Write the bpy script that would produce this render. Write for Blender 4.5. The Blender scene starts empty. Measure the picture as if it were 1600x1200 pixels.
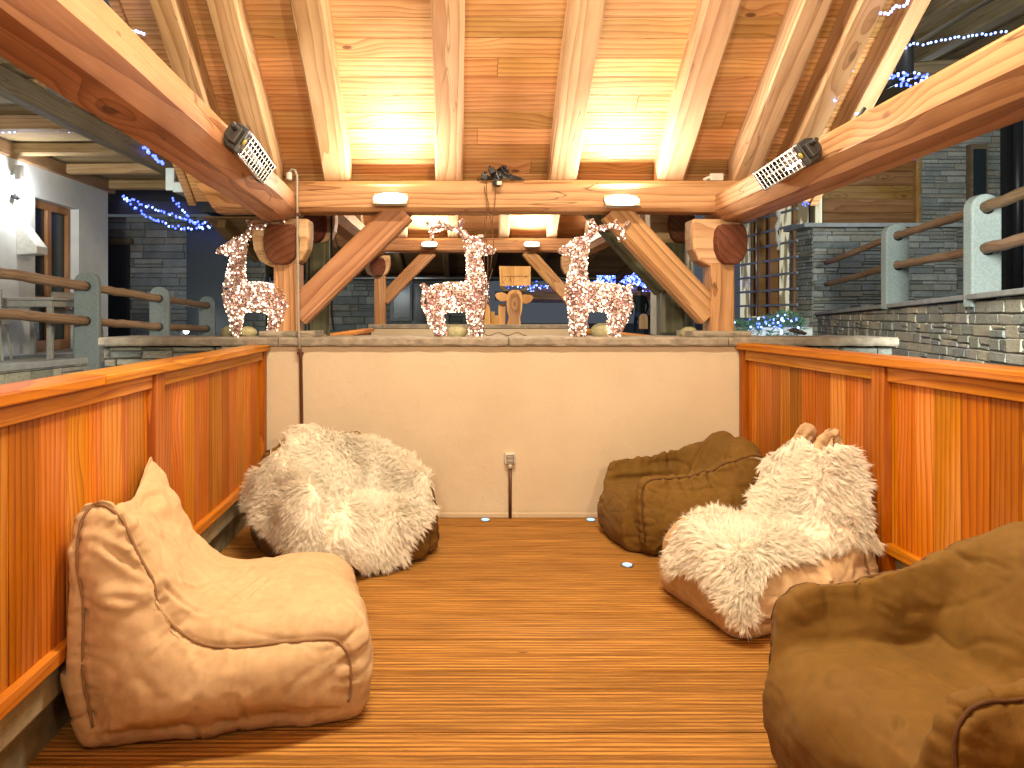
import bpy, math, random
import numpy as np
from mathutils import Vector, Matrix, noise
from mathutils.bvhtree import BVHTree
R = math.radians
rnd = random.Random(7)
SC = bpy.context.scene
COL = SC.collection
# ------------------------------------------------------------------ camera, world, exposure
CX, HY, F, CH = 712.0, 492.0, 1150.0, 1.38
cam = bpy.data.cameras.new('camera'); camo = bpy.data.objects.new('camera', cam); COL.objects.link(camo)
camo.location = (0, 0, CH); camo.rotation_euler = (R(90), 0, 0)
cam.sensor_fit = 'HORIZONTAL'; cam.sensor_width = 36; cam.lens = F / 1600 * 36
cam.shift_x = (800 - CX) / 1600; cam.shift_y = -(600 - HY) / 1600
cam.clip_start = 0.02; cam.clip_end = 500
SC.camera = camo
w = bpy.data.worlds.new('World'); SC.world = w; w.use_nodes = True
w.node_tree.nodes['Background'].inputs[0].default_value = (0.14, 0.16, 0.19, 1)
w.node_tree.nodes['Background'].inputs[1].default_value = 0.5
SC.view_settings.view_transform = 'Standard'; SC.view_settings.look = 'None'
SC.view_settings.exposure = 0.04; SC.view_settings.gamma = 1
cy = SC.cycles
cy.use_denoising = True
cy.max_bounces = 6; cy.diffuse_bounces = 4; cy.glossy_bounces = 3; cy.transmission_bounces = 6
cy.sample_clamp_indirect = 6; cy.caustics_reflective = False; cy.caustics_refractive = False

def P(px, py, Y): return Vector(((px - CX) / F * Y, Y, CH - (py - HY) / F * Y))
def XL(Y): return -1.283 - .026 * (Y - 5.02)
def XR(Y): return 1.925 - .0084 * (Y - 5.02)

# ------------------------------------------------------------------ object helpers
MW = {}
def thing(name, label, cat, loc=(0, 0, 0), rz=0, group=None, kind=None):
    o = bpy.data.objects.new(name, None); COL.objects.link(o)
    o.empty_display_size = .1
    M = Matrix.Translation(loc) @ Matrix.Rotation(rz, 4, 'Z')
    o.matrix_basis = M; MW[o] = M
    o['label'] = label; o['category'] = cat
    if group: o['group'] = group
    if kind: o['kind'] = kind
    return o
def tag(o, label, cat, group=None, kind=None):
    o['label'] = label
    if cat: o['category'] = cat
    if group: o['group'] = group
    if kind: o['kind'] = kind
    return o
class MB:
    def __init__(s): s.v = []; s.f = []
    def add(s, vs, fs, M=None):
        n = len(s.v)
        s.v += [tuple(M @ Vector(a)) if M else tuple(a) for a in vs]
        s.f += [tuple(i + n for i in f) for f in fs]
        return s
    def box(s, a, b, M=None):
        (x0, y0, z0), (x1, y1, z1) = a, b
        if x0 > x1: x0, x1 = x1, x0
        if y0 > y1: y0, y1 = y1, y0
        if z0 > z1: z0, z1 = z1, z0
        return s.add([(x0,y0,z0),(x1,y0,z0),(x1,y1,z0),(x0,y1,z0),(x0,y0,z1),(x1,y0,z1),(x1,y1,z1),(x0,y1,z1)],
              [(0,3,2,1),(4,5,6,7),(0,1,5,4),(1,2,6,5),(2,3,7,6),(3,0,4,7)], M)
    def prism(s, pts, a, b, axis='Y', M=None):
        n = len(pts)
        def c(p, q):
            return (p[0], q, p[1]) if axis == 'Y' else ((q, p[0], p[1]) if axis == 'X' else (p[0], p[1], q))
        return s.add([c(p, a) for p in pts] + [c(p, b) for p in pts],
              [tuple(range(n)), tuple(range(2*n-1, n-1, -1))] + [(i, i+n, (i+1) % n + n, (i+1) % n) for i in range(n)], M)
    def tube(s, pts, r, n=8, M=None, caps=True):
        pts = [Vector(p) for p in pts]; m = len(pts); rs = r if isinstance(r, (list, tuple)) else [r] * m
        vs = []; prev = None
        for i, p in enumerate(pts):
            d = (pts[min(i+1, m-1)] - pts[max(i-1, 0)]).normalized()
            if prev is None: prev = d.orthogonal().normalized()
            u = (prev - d * prev.dot(d));
            u = u.normalized() if u.length > 1e-6 else d.orthogonal().normalized()
            prev = u; v = d.cross(u)
            for k in range(n):
                a = 2 * math.pi * k / n
                vs.append(p + (u * math.cos(a) + v * math.sin(a)) * rs[i])
        fs = [(i*n+k, i*n+(k+1) % n, (i+1)*n+(k+1) % n, (i+1)*n+k) for i in range(m-1) for k in range(n)]
        if caps: fs += [tuple(range(n-1, -1, -1)), tuple((m-1)*n+k for k in range(n))]
        return s.add(vs, fs, M)
    def ball(s, c, r, n=8, m=5, M=None, sq=(1, 1, 1)):
        vs = [(c[0], c[1], c[2] - r*sq[2])]
        for j in range(1, m):
            t = math.pi * j / m
            for k in range(n):
                a = 2 * math.pi * k / n
                vs.append((c[0] + r*sq[0]*math.sin(t)*math.cos(a), c[1] + r*sq[1]*math.sin(t)*math.sin(a), c[2] - r*sq[2]*math.cos(t)))
        vs.append((c[0], c[1], c[2] + r*sq[2])); L = len(vs) - 1
        fs = [(0, 1+(k+1) % n, 1+k) for k in range(n)]
        for j in range(m-2):
            for k in range(n): fs.append((1+j*n+k, 1+j*n+(k+1) % n, 1+(j+1)*n+(k+1) % n, 1+(j+1)*n+k))
        fs += [(L, 1+(m-2)*n+k, 1+(m-2)*n+(k+1) % n) for k in range(n)]
        return s.add(vs, fs, M)
    def build(s, name, mat, parent=None, smooth=False, bev=0, M=None, world=True, seg=2):
        me = bpy.data.meshes.new(name); me.from_pydata(s.v, [], s.f); me.update()
        o = bpy.data.objects.new(name, me); COL.objects.link(o)
        if mat: me.materials.append(mat)
        if smooth: me.shade_smooth()
        if bev:
            b = o.modifiers.new('bevel', 'BEVEL'); b.width = bev; b.segments = seg; b.limit_method = 'ANGLE'; b.angle_limit = R(35)
        M = M or Matrix.Identity(4); MW[o] = M
        if parent:
            o.parent = parent
            o.matrix_basis = (MW[parent].inverted() @ M) if world else M
            if not world: MW[o] = MW[parent] @ M
        else: o.matrix_basis = M
        return o
def copy_part(src, parent, M):
    o = src.copy(); COL.objects.link(o); o.parent = parent; MW[o] = M
    o.matrix_basis = (MW[parent].inverted() @ M) if parent else M
    return o
def frame(p0, p1, up=(0, 0, 1)):
    p0 = Vector(p0); p1 = Vector(p1); x = (p1 - p0).normalized(); up = Vector(up)
    y = up.cross(x).normalized(); z = x.cross(y)
    M = Matrix((x, y, z)).transposed().to_4x4(); M.translation = p0
    return M, (p1 - p0).length
def timber(name, p0, p1, wd, ht, parent, mat, up=(0, 0, 1), ch=.02, jit=.006, section=None, cut0=0, cut1=0, smooth=False):
    """beam whose local x runs along its length; p0,p1 on the centre line"""
    M, L = frame(p0, p1, up)
    n = max(3, int(L / .12)); a, b = wd / 2, ht / 2
    sec = section or [(-a+ch, -b), (a-ch, -b), (a, -b+ch), (a, b-ch), (a-ch, b), (-a+ch, b), (-a, b-ch), (-a, -b+ch)]
    k = len(sec); sd = rnd.random() * 100; vs = []
    for i in range(n + 1):
        x = L * i / n
        for j, (y, z) in enumerate(sec):
            q = noise.noise(Vector((x * 2.2 + sd, j * 3.7, sd))) * jit
            t = noise.noise(Vector((x * 1.1 + sd, 5, j // 2 * 9.1))) * jit
            xx = x
            if i == 0: xx += cut0 * z
            if i == n: xx += cut1 * z
            vs.append((xx, y + q * (1 if y > 0 else -1) + t, z + q * (1 if z > 0 else -1)))
    fs = [(i*k+j, i*k+(j+1) % k, (i+1)*k+(j+1) % k, (i+1)*k+j) for i in range(n) for j in range(k)]
    fs += [tuple(range(k-1, -1, -1)), tuple(n*k+j for j in range(k))]
    mb = MB(); mb.add(vs, fs)
    return mb.build(name, mat, parent, M=M)

# ------------------------------------------------------------------ materials
class NT:
    def __init__(s, name):
        s.m = bpy.data.materials.new(name); s.m.use_nodes = True; s.t = s.m.node_tree
        s.b = s.t.nodes['Principled BSDF']; s.out = s.t.nodes['Material Output']
    def n(s, ty, **kw):
        n = s.t.nodes.new(ty)
        for k, v in kw.items():
            if k.startswith('i_'): n.inputs[int(k[2:])].default_value = v
            else: setattr(n, k, v)
        return n
    def l(s, a, b): s.t.links.new(a, b)
    def math(s, op, a, b=None, clamp=False):
        n = s.n('ShaderNodeMath', operation=op, use_clamp=clamp)
        for i, x in enumerate((a, b)):
            if x is None: continue
            if isinstance(x, (int, float)): n.inputs[i].default_value = x
            else: s.l(x, n.inputs[i])
        return n.outputs[0]
    def vmath(s, op, a, b):
        n = s.n('ShaderNodeVectorMath', operation=op)
        for i, x in enumerate((a, b)):
            if isinstance(x, (tuple, list)): n.inputs[i].default_value = x
            elif isinstance(x, (int, float)): n.inputs[3 if op == 'SCALE' else i].default_value = x
            else: s.l(x, n.inputs[3 if (op == 'SCALE' and i == 1) else i])
        return n.outputs[0]
    def mix(s, f, a, b, mode='MIX'):
        n = s.n('ShaderNodeMix', data_type='RGBA', blend_type=mode)
        for i, x in ((0, f), (6, a), (7, b)):
            if isinstance(x, (int, float)): n.inputs[i].default_value = x
            elif isinstance(x, (tuple, list)): n.inputs[i].default_value = (*x, 1) if len(x) == 3 else x
            else: s.l(x, n.inputs[i])
        return n.outputs[2]
    def ramp(s, x, lo, hi, a=0., b=1.):
        n = s.n('ShaderNodeMapRange', interpolation_type='SMOOTHSTEP')
        s.l(x, n.inputs[0])
        for i, v in ((1, lo), (2, hi), (3, a), (4, b)): n.inputs[i].default_value = v
        return n.outputs[0]
    def noise(s, vec, sc, det=3, rough=.55, dist=0):
        n = s.n('ShaderNodeTexNoise'); s.l(vec, n.inputs['Vector'])
        n.inputs['Scale'].default_value = sc; n.inputs['Detail'].default_value = det
        n.inputs['Roughness'].default_value = rough; n.inputs['Distortion'].default_value = dist
        return n.outputs[0]
    def bump(s, h, st, dist=.01):
        n = s.n('ShaderNodeBump'); s.l(h, n.inputs['Height']); n.inputs['Strength'].default_value = st
        n.inputs['Distance'].default_value = dist; s.l(n.outputs[0], s.b.inputs['Normal'])
    def hsv(s, col, hue=None, sat=None, val=None):
        n = s.n('ShaderNodeHueSaturation'); s.l(col, n.inputs['Color'])
        for k, x in (('Hue', hue), ('Saturation', sat), ('Value', val)):
            if x is None: continue
            if isinstance(x, (int, float)): n.inputs[k].default_value = x
            else: s.l(x, n.inputs[k])
        return n.outputs[0]
def wood(name, light, dark, knot=(.12, .045, .02), axis=0, island=False, ringsc=22, rough=.5, knotd=.075, knsc=3.0, var=.25, crack=.5, bump=.35, coat=0, grey=0, spec=.35):
    t = NT(name)
    tc = t.n('ShaderNodeTexCoord').outputs['Object']
    if island:
        r = t.n('ShaderNodeNewGeometry').outputs['Random Per Island']
    else:
        r = t.n('ShaderNodeObjectInfo').outputs['Random']
    rv = t.n('ShaderNodeCombineXYZ')
    t.l(t.math('MULTIPLY', r, 37.), rv.inputs[0]); t.l(t.math('MULTIPLY', r, 91.), rv.inputs[1]); t.l(t.math('MULTIPLY', r, 53.), rv.inputs[2])
    # pith offset varies a little from piece to piece
    st = [1, 1, 1]; st[axis] = .13
    pith = t.n('ShaderNodeCombineXYZ')
    oth = [i for i in range(3) if i != axis]
    for k, i in enumerate(oth):
        t.l(t.math('MULTIPLY', t.math('SINE', t.math('MULTIPLY', r, 60. + 37 * k)), .07), pith.inputs[i])
    t.l(t.math('MULTIPLY', r, 41.), pith.inputs[axis])
    base = t.vmath('ADD', tc, pith.outputs[0])
    s0 = t.vmath('MULTIPLY', base, tuple(st))
    vs = t.vmath('MULTIPLY', t.vmath('ADD', tc, rv.outputs[0]), tuple(.45 if i == axis else 1. for i in range(3)))
    vo = t.n('ShaderNodeTexVoronoi'); t.l(vs, vo.inputs['Vector']); vo.inputs['Scale'].default_value = knsc; vo.inputs['Randomness'].default_value = 1
    kd = vo.outputs['Distance']
    kf = t.ramp(kd, .0, .36, 1, 0)
    nz = t.n('ShaderNodeTexNoise'); t.l(s0, nz.inputs['Vector']); nz.inputs['Scale'].default_value = 5; nz.inputs['Detail'].default_value = 2
    wv = t.vmath('SCALE', t.vmath('SUBTRACT', nz.outputs['Color'], (.5, .5, .5)), .09)
    kv = t.vmath('SCALE', (1., 1., 1.), t.math('MULTIPLY', kf, .05))
    q = t.vmath('ADD', t.vmath('ADD', s0, wv), kv)
    wa = t.n('ShaderNodeTexWave', wave_type='RINGS', rings_direction='XYZ'[axis], wave_profile='SAW')
    t.l(q, wa.inputs['Vector']); wa.inputs['Scale'].default_value = ringsc; wa.inputs['Distortion'].default_value = .6
    wa.inputs['Detail'].default_value = 1; wa.inputs['Detail Scale'].default_value = 1.5
    ring = t.math('POWER', wa.outputs['Fac'], 2.2)
    fib = t.noise(t.vmath('MULTIPLY', t.vmath('ADD', tc, rv.outputs[0]), tuple(.04 if i == axis else 1. for i in range(3))), 130, 3, .6)
    big = t.noise(t.vmath('MULTIPLY', t.vmath('ADD', tc, rv.outputs[0]), tuple(.3 if i == axis else 1. for i in range(3))), 3.5, 3)
    f = t.math('ADD', t.math('MULTIPLY', ring, .92), t.math('MULTIPLY', t.math('SUBTRACT', fib, .42), 1.0), True)
    col = t.mix(f, light, dark)
    col = t.hsv(col, val=t.ramp(big, .25, .75, .8, 1.15), sat=t.ramp(big, .3, .7, 1.06, .94))
    col = t.hsv(col, val=t.math('ADD', t.math('MULTIPLY', r, var * 2), 1 - var), hue=t.math('ADD', t.math('MULTIPLY', t.math('SINE', t.math('MULTIPLY', r, 77.)), .008), .5))
    kn = t.ramp(kd, knotd * .55, knotd, 1, 0)
    keep = t.ramp(vo.outputs['Color'], .35, .45, 0, 1)
    kn = t.math('MULTIPLY', kn, keep)
    col = t.mix(t.math('MULTIPLY', kn, .85), col, knot)
    cr = t.noise(t.vmath('MULTIPLY', t.vmath('ADD', tc, rv.outputs[0]), tuple(.06 if i == axis else 1. for i in range(3))), 9, 2, .4, .3)
    ck = t.math('MULTIPLY', t.math('SUBTRACT', 1., t.ramp(t.math('ABSOLUTE', t.math('SUBTRACT', cr, .56)), 0, .006)), crack)
    col = t.mix(ck, col, tuple(c * .25 for c in dark))
    if grey: col = t.hsv(col, sat=1 - grey)
    t.l(col, t.b.inputs['Base Color']); t.b.inputs['Roughness'].default_value = rough; t.b.inputs['Specular IOR Level'].default_value = spec
    if coat: t.b.inputs['Coat Weight'].default_value = coat; t.b.inputs['Coat Roughness'].default_value = .25
    h = t.math('SUBTRACT', t.math('ADD', t.math('MULTIPLY', f, -.5), t.math('MULTIPLY', fib, .4)), t.math('MULTIPLY', ck, 2))
    t.bump(h, bump, .004)
    return t.m
def plain(name, col, rough=.6, metal=0, nsc=20, nam=.12, bump=.2, bsc=80, dist=.003, spec=.5):
    t = NT(name); tc = t.n('ShaderNodeTexCoord').outputs['Object']
    nz = t.noise(tc, nsc, 4)
    c = t.n('ShaderNodeRGB'); c.outputs[0].default_value = (*col, 1)
    t.l(t.hsv(c.outputs[0], val=t.ramp(nz, .25, .75, 1 - nam, 1 + nam)), t.b.inputs['Base Color'])
    t.b.inputs['Roughness'].default_value = rough; t.b.inputs['Metallic'].default_value = metal
    t.b.inputs['Specular IOR Level'].default_value = spec
    if bump: t.bump(t.noise(tc, bsc, 4, .6), bump, dist)
    return t.m
def emit(name, col, st, base=None):
    t = NT(name); t.b.inputs['Base Color'].default_value = (*(base or col), 1)
    t.b.inputs['Emission Color'].default_value = (*col, 1); t.b.inputs['Emission Strength'].default_value = st
    t.m.cycles.emission_sampling = 'NONE'
    return t.m
def stone_mat(name, cols, rough=.85, sc=25, bump=.6):
    t = NT(name); tc = t.n('ShaderNodeTexCoord').outputs['Object']
    r = t.n('ShaderNodeNewGeometry').outputs['Random Per Island']
    cr = t.n('ShaderNodeValToRGB'); cr.color_ramp.interpolation = 'CONSTANT'
    el = cr.color_ramp.elements
    while len(el) < len(cols): el.new(.5)
    for i, c in enumerate(cols): el[i].position = i / len(cols); el[i].color = (*c, 1)
    t.l(r, cr.inputs[0])
    v = t.vmath('MULTIPLY', tc, (1, 1, 3))
    nz = t.noise(v, sc, 5, .65)
    big = t.noise(tc, 4, 3)
    c = t.hsv(cr.outputs[0], val=t.ramp(nz, .2, .8, .7, 1.3))
    c = t.hsv(c, val=t.ramp(big, .25, .75, .85, 1.15))
    t.l(c, t.b.inputs['Base Color']); t.b.inputs['Roughness'].default_value = rough
    t.bump(nz, bump, .012)
    return t.m

LT, DK = (.62, .30, .12), (.36, .125, .04)
M_beam = wood('larch_beam', (.54, .30, .150), (.31, .140, .062), ringsc=9, knsc=2.4, knotd=.07, var=.1, rough=.55, crack=.7)
M_beam_v = M_beam
M_rafter = wood('larch_rafter', (.64, .43, .25), (.42, .23, .115), ringsc=8, knsc=2.2, knotd=.06, var=.1, rough=.6, crack=.5)
M_ceil = wood('larch_boarding', (.66, .39, .17), (.42, .19, .07), axis=0, island=True, ringsc=9, knsc=3.2, knotd=.06, var=.22, rough=.6, crack=.15, bump=.2)
M_panel = wood('glazed_larch_panel', (.53, .18, .008), (.28, .072, .003), knot=(.13, .03, .008), axis=2, island=True, ringsc=10, knsc=2.6, knotd=.06, var=.36, rough=.5, crack=.0, bump=.12, spec=.2)
M_rail = wood('glazed_larch_rail', (.60, .235, .014), (.38, .115, .006), axis=1, ringsc=9, knsc=1.4, knotd=.035, var=.06, rough=.5, crack=0, bump=.15, spec=.25)
M_dend = wood('dark_end_grain', (.17, .055, .025), (.10, .03, .014), axis=1, ringsc=7, var=.05, rough=.85, crack=.3, knotd=.0)
M_oldwood = wood('weathered_wood', (.20, .15, .085), (.11, .08, .045), ringsc=9, var=.12, rough=.75)
M_oldboard = wood('weathered_boarding', (.34, .24, .12), (.20, .135, .065), island=True, axis=0, ringsc=9, var=.25, rough=.75, crack=.1)
M_plankbrown = wood('brown_planking', (.30, .15, .045), (.18, .08, .024), island=True, axis=0, ringsc=9, var=.2, rough=.6, crack=.1)
M_joist = wood('brown_joist', (.40, .25, .12), (.25, .14, .06), ringsc=9, var=.12, rough=.7)
M_olive = wood('olive_unlit_timber', (.20, .20, .12), (.13, .135, .08), ringsc=9, var=.1, rough=.7)  # olive paints in the unlit side of the far pavilion's near frame
M_pine = wood('window_pine', (.42, .22, .08), (.28, .12, .04), axis=2, ringsc=10, var=.08, rough=.5, crack=0)
M_log = wood('rail_log', (.42, .27, .15), (.27, .16, .085), ringsc=9, var=.1, rough=.65)
M_cut = wood('cut_spruce', (.66, .40, .17), (.50, .26, .09), axis=2, ringsc=9, var=.06, rough=.55, crack=0)
M_cowface = wood('grey_brown_wood', (.42, .25, .12), (.24, .12, .055), axis=2, ringsc=8, var=.04, rough=.7)
M_graniteS = plain('granite_post', (.25, .29, .28), .8, nsc=60, nam=.15, bump=.5, bsc=120)
M_stone_lt = stone_mat('masonry_light', [(.36,.36,.30), (.28,.30,.27), (.42,.40,.31), (.32,.33,.30), (.24,.26,.25), (.45,.42,.33), (.30,.31,.27), (.38,.37,.33), (.27,.28,.23)])
M_stone_dk = stone_mat('masonry_grey', [(.27,.29,.27), (.22,.24,.23), (.32,.33,.30), (.26,.26,.22), (.37,.37,.33), (.30,.28,.23)])
M_mortar = plain('mortar', (.10, .10, .09), .9)
M_cap = plain('slate_cap', (.31, .27, .22), .75, nsc=14, nam=.28, bump=.8, bsc=30, dist=.01)
M_slab = plain('grey_slab', (.36, .38, .38), .7, nsc=10, nam=.15, bump=.3)
M_metal = plain('galvanised', (.55, .56, .54), .35, 1, nsc=6, nam=.1, bump=.05)
M_black = plain('black_plastic', (.02, .02, .022), .4, bump=.1)
M_blkmetal = plain('black_metal', (.035, .035, .035), .45, .6, bump=.1)
M_chrome = plain('polished_reflector', (.8, .8, .8), .16, 1, bump=.0)
M_wire = plain('steel_wire', (.75, .72, .66), .3, 1, bump=0)
M_brownpipe = plain('brown_conduit', (.10, .035, .018), .45, bump=.05)
M_greypl = plain('grey_plastic', (.35, .33, .29), .45, bump=.05)
M_whitepl = plain('white_plastic', (.62, .60, .55), .4, bump=.03)
M_curb = plain('limewashed_kerb', (.34, .31, .21), .8, nsc=9, nam=.25, bump=.6, bsc=40, dist=.006)
M_lowcurb = plain('dark_kerb_foot', (.20, .18, .11), .85, nsc=9, nam=.35, bump=.6, bsc=40, dist=.006)  # lower kerb course, darker than the upper one
M_roofcover = plain('roof_covering', (.06, .055, .05), .9)
M_ground = plain('ground_paving', (.10, .10, .10), .9, nsc=2, nam=.3, bump=.5, bsc=20)
M_rock = plain('pale_rock', (.36, .34, .20), .85, nsc=12, nam=.3, bump=.8, bsc=30, dist=.01)
M_glassdk = plain('dark_pane', (.02, .03, .035), .25, bump=0)
M_render = plain('white_render', (.62, .63, .62), .85, nsc=5, nam=.05, bump=.35, bsc=70)

def plaster():
    t = NT('cream_plaster'); tc = t.n('ShaderNodeTexCoord').outputs['Object']
    big = t.noise(tc, 1.6, 4); fine = t.noise(tc, 90, 3, .6); mid = t.noise(tc, 14, 3)
    c = t.mix(t.ramp(big, .3, .7), (.62, .51, .37), (.68, .57, .425))
    c = t.mix(t.ramp(mid, .62, .8, 0, .25), c, (.48, .38, .27))
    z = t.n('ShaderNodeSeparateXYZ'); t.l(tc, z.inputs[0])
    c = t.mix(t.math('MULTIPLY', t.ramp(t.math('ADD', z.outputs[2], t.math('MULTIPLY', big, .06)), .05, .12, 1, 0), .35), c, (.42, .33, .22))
    t.l(c, t.b.inputs['Base Color']); t.b.inputs['Roughness'].default_value = .9
    t.bump(t.math('ADD', fine, t.math('MULTIPLY', mid, 1.5)), .45, .004)
    return t.m
M_plaster = plaster()
def deck():
    t = NT('grooved_decking'); tc = t.n('ShaderNodeTexCoord').outputs['Object']
    r = t.n('ShaderNodeNewGeometry').outputs['Random Per Island']
    rv = t.n('ShaderNodeCombineXYZ'); t.l(t.math('MULTIPLY', r, 50.), rv.inputs[0]); t.l(t.math('MULTIPLY', r, 3.), rv.inputs[1])
    s = t.vmath('ADD', tc, rv.outputs[0])
    wav = t.noise(t.vmath('MULTIPLY', s, (.7, 2, 1)), 3, 2)
    sep = t.n('ShaderNodeSeparateXYZ'); t.l(tc, sep.inputs[0])
    yy = t.math('ADD', sep.outputs[1], t.math('MULTIPLY', wav, .016))
    gr = t.math('SINE', t.math('MULTIPLY', yy, 2 * math.pi / .0232))
    gr = t.ramp(gr, -.9, .1, 0, 1)
    streak = t.noise(t.vmath('MULTIPLY', s, (.035, 1, 1)), 70, 4, .65)
    st2 = t.noise(t.vmath('MULTIPLY', s, (.12, 1, 1)), 14, 3)
    f = t.ramp(streak, .32, .68)
    c = t.mix(f, (.25, .108, .020), (.52, .26, .062))
    c = t.hsv(c, val=t.ramp(st2, .25, .75, .82, 1.16))
    c = t.hsv(c, val=t.math('ADD', t.math('MULTIPLY', r, .22), .90))
    sp = t.noise(t.vmath('MULTIPLY', s, (.25, 1, 1)), 26, 2)
    c = t.mix(t.ramp(sp, .72, .78, 0, .7), c, (.07, .03, .012))
    gst = t.math('MULTIPLY', t.math('SUBTRACT', 1., gr), t.ramp(st2, .3, .62, .2, .85))
    c = t.mix(gst, c, (.15, .062, .016))
    t.l(c, t.b.inputs['Base Color'])
    t.l(t.ramp(streak, .3, .7, .58, .75), t.b.inputs['Roughness']); t.b.inputs['Specular IOR Level'].default_value = .18
    t.bump(t.math('ADD', t.math('MULTIPLY', gr, 1.), t.math('MULTIPLY', streak, .35)), .7, .004)
    return t.m
M_deck = deck()
def fabric(name, col, col2):
    t = NT(name); tc = t.n('ShaderNodeTexCoord').outputs['Object']
    big = t.noise(tc, 4, 4); fine = t.noise(tc, 420, 2, .6); mid = t.noise(tc, 30, 4)
    c = t.mix(t.ramp(big, .3, .7), col, col2)
    c = t.hsv(c, val=t.ramp(mid, .3, .7, .93, 1.06))
    t.l(c, t.b.inputs['Base Color']); t.b.inputs['Roughness'].default_value = .72
    t.b.inputs['Specular IOR Level'].default_value = .22; t.b.inputs['Sheen Weight'].default_value = .04; t.b.inputs['Sheen Roughness'].default_value = .5
    cr = t.noise(t.vmath('MULTIPLY', tc, (1, 1.6, .8)), 9, 3, .5, .2); rg = t.math('ABSOLUTE', t.math('SUBTRACT', cr, .5))
    t.bump(t.math('ADD', t.math('ADD', t.math('MULTIPLY', fine, .6), t.math('MULTIPLY', mid, .5)), t.math('MULTIPLY', cr, 1.6)), .28, .004)
    return t.m
M_tan = fabric('tan_canvas', (.57, .40, .24), (.51, .355, .205))
M_brown = fabric('olive_brown_canvas', (.165, .088, .015), (.14, .072, .012))
M_tanpipe = fabric('tan_piping', (.28, .16, .08), (.25, .14, .07))
M_brownseam = fabric('brown_piping', (.10, .045, .016), (.09, .04, .015))
def furmat():
    t = NT('cream_fleece'); r = t.n('ShaderNodeNewGeometry').outputs['Random Per Island']
    c = t.mix(r, (.97, .92, .82), (.99, .97, .92))
    d = t.n('ShaderNodeBsdfDiffuse'); t.l(c, d.inputs[0])
    tr = t.n('ShaderNodeBsdfTranslucent'); t.l(c, tr.inputs[0])
    m = t.n('ShaderNodeMixShader'); m.inputs[0].default_value = .5
    t.l(d.outputs[0], m.inputs[1]); t.l(tr.outputs[0], m.inputs[2]); t.l(m.outputs[0], t.out.inputs[0])
    return t.m
M_fur = furmat()
M_hide = plain('fleece_backing', (.90, .82, .70), .95, nsc=20, nam=.1, bump=.6, bsc=60, dist=.01)
WARM = (1.0, .82, .55)
M_lens = emit('lit_lens', (1, .97, .93), 16)
M_blue = emit('blue_bulb', (.06, .10, 1.0), 6)
M_bluew = emit('pale_blue_bulb', (.22, .34, 1.0), 6)
M_warmb = emit('warm_fairy_bulb', (1, .82, .58), 4)
M_pink = plain('pink_tinsel', (.62, .36, .38), .4)
M_maroon = plain('maroon_wire', (.30, .17, .17), .5)
M_ltin = plain('cream_tinsel', (.80, .68, .60), .4)
def area(name, loc, size, power, col, direction, parent=None, spread=180):
    l = bpy.data.lights.new(name, 'AREA'); l.shape = 'RECTANGLE'; l.size, l.size_y = size; l.energy = power; l.color = col; l.spread = R(spread)
    o = bpy.data.objects.new(name, l); COL.objects.link(o)
    q = Vector(direction).normalized().to_track_quat('-Z', 'Y')
    M = Matrix.Translation(loc) @ q.to_matrix().to_4x4()
    if parent: o.parent = parent; o.matrix_basis = MW[parent].inverted() @ M
    else: o.matrix_basis = M
    return o
def point(name, loc, power, col, rad=.03, parent=None):
    l = bpy.data.lights.new(name, 'POINT'); l.energy = power; l.color = col; l.shadow_soft_size = rad
    o = bpy.data.objects.new(name, l); COL.objects.link(o)
    M = Matrix.Translation(loc)
    if parent: o.parent = parent; o.matrix_basis = MW[parent].inverted() @ M
    else: o.matrix_basis = M
    return o
#PART2
# ------------------------------------------------------------------ ground, floor
MB().box((-60, -30, -.35), (60, 90, -.3)).build('ground', M_ground)['kind'] = 'structure'
o = MB().box((-1.9, 5.47, -.3), (2.3, 6.15, 1.2)).box((-60, 12.2, -.3), (60, 90, .35)).build('terrace_ground', M_ground); o['kind'] = 'structure'
mb = MB(); y = -.62
while y < 5.0:
    y1 = min(y + .139, 5.018)
    x = -1.66
    while x < 2.09:
        x1 = 2.1
        z = rnd.uniform(-.001, .001)
        mb.box((x, y, -.03), (x1 - .003, y1 - .006, z)); x = x1
    y = y1
mb.box((-1.7, -.7, -.29), (2.3, 5.2, -.034))
o = mb.build('floor', M_deck, bev=.002); o['kind'] = 'structure'; o['label'] = 'grooved brown larch decking between the two parapets'

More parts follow.
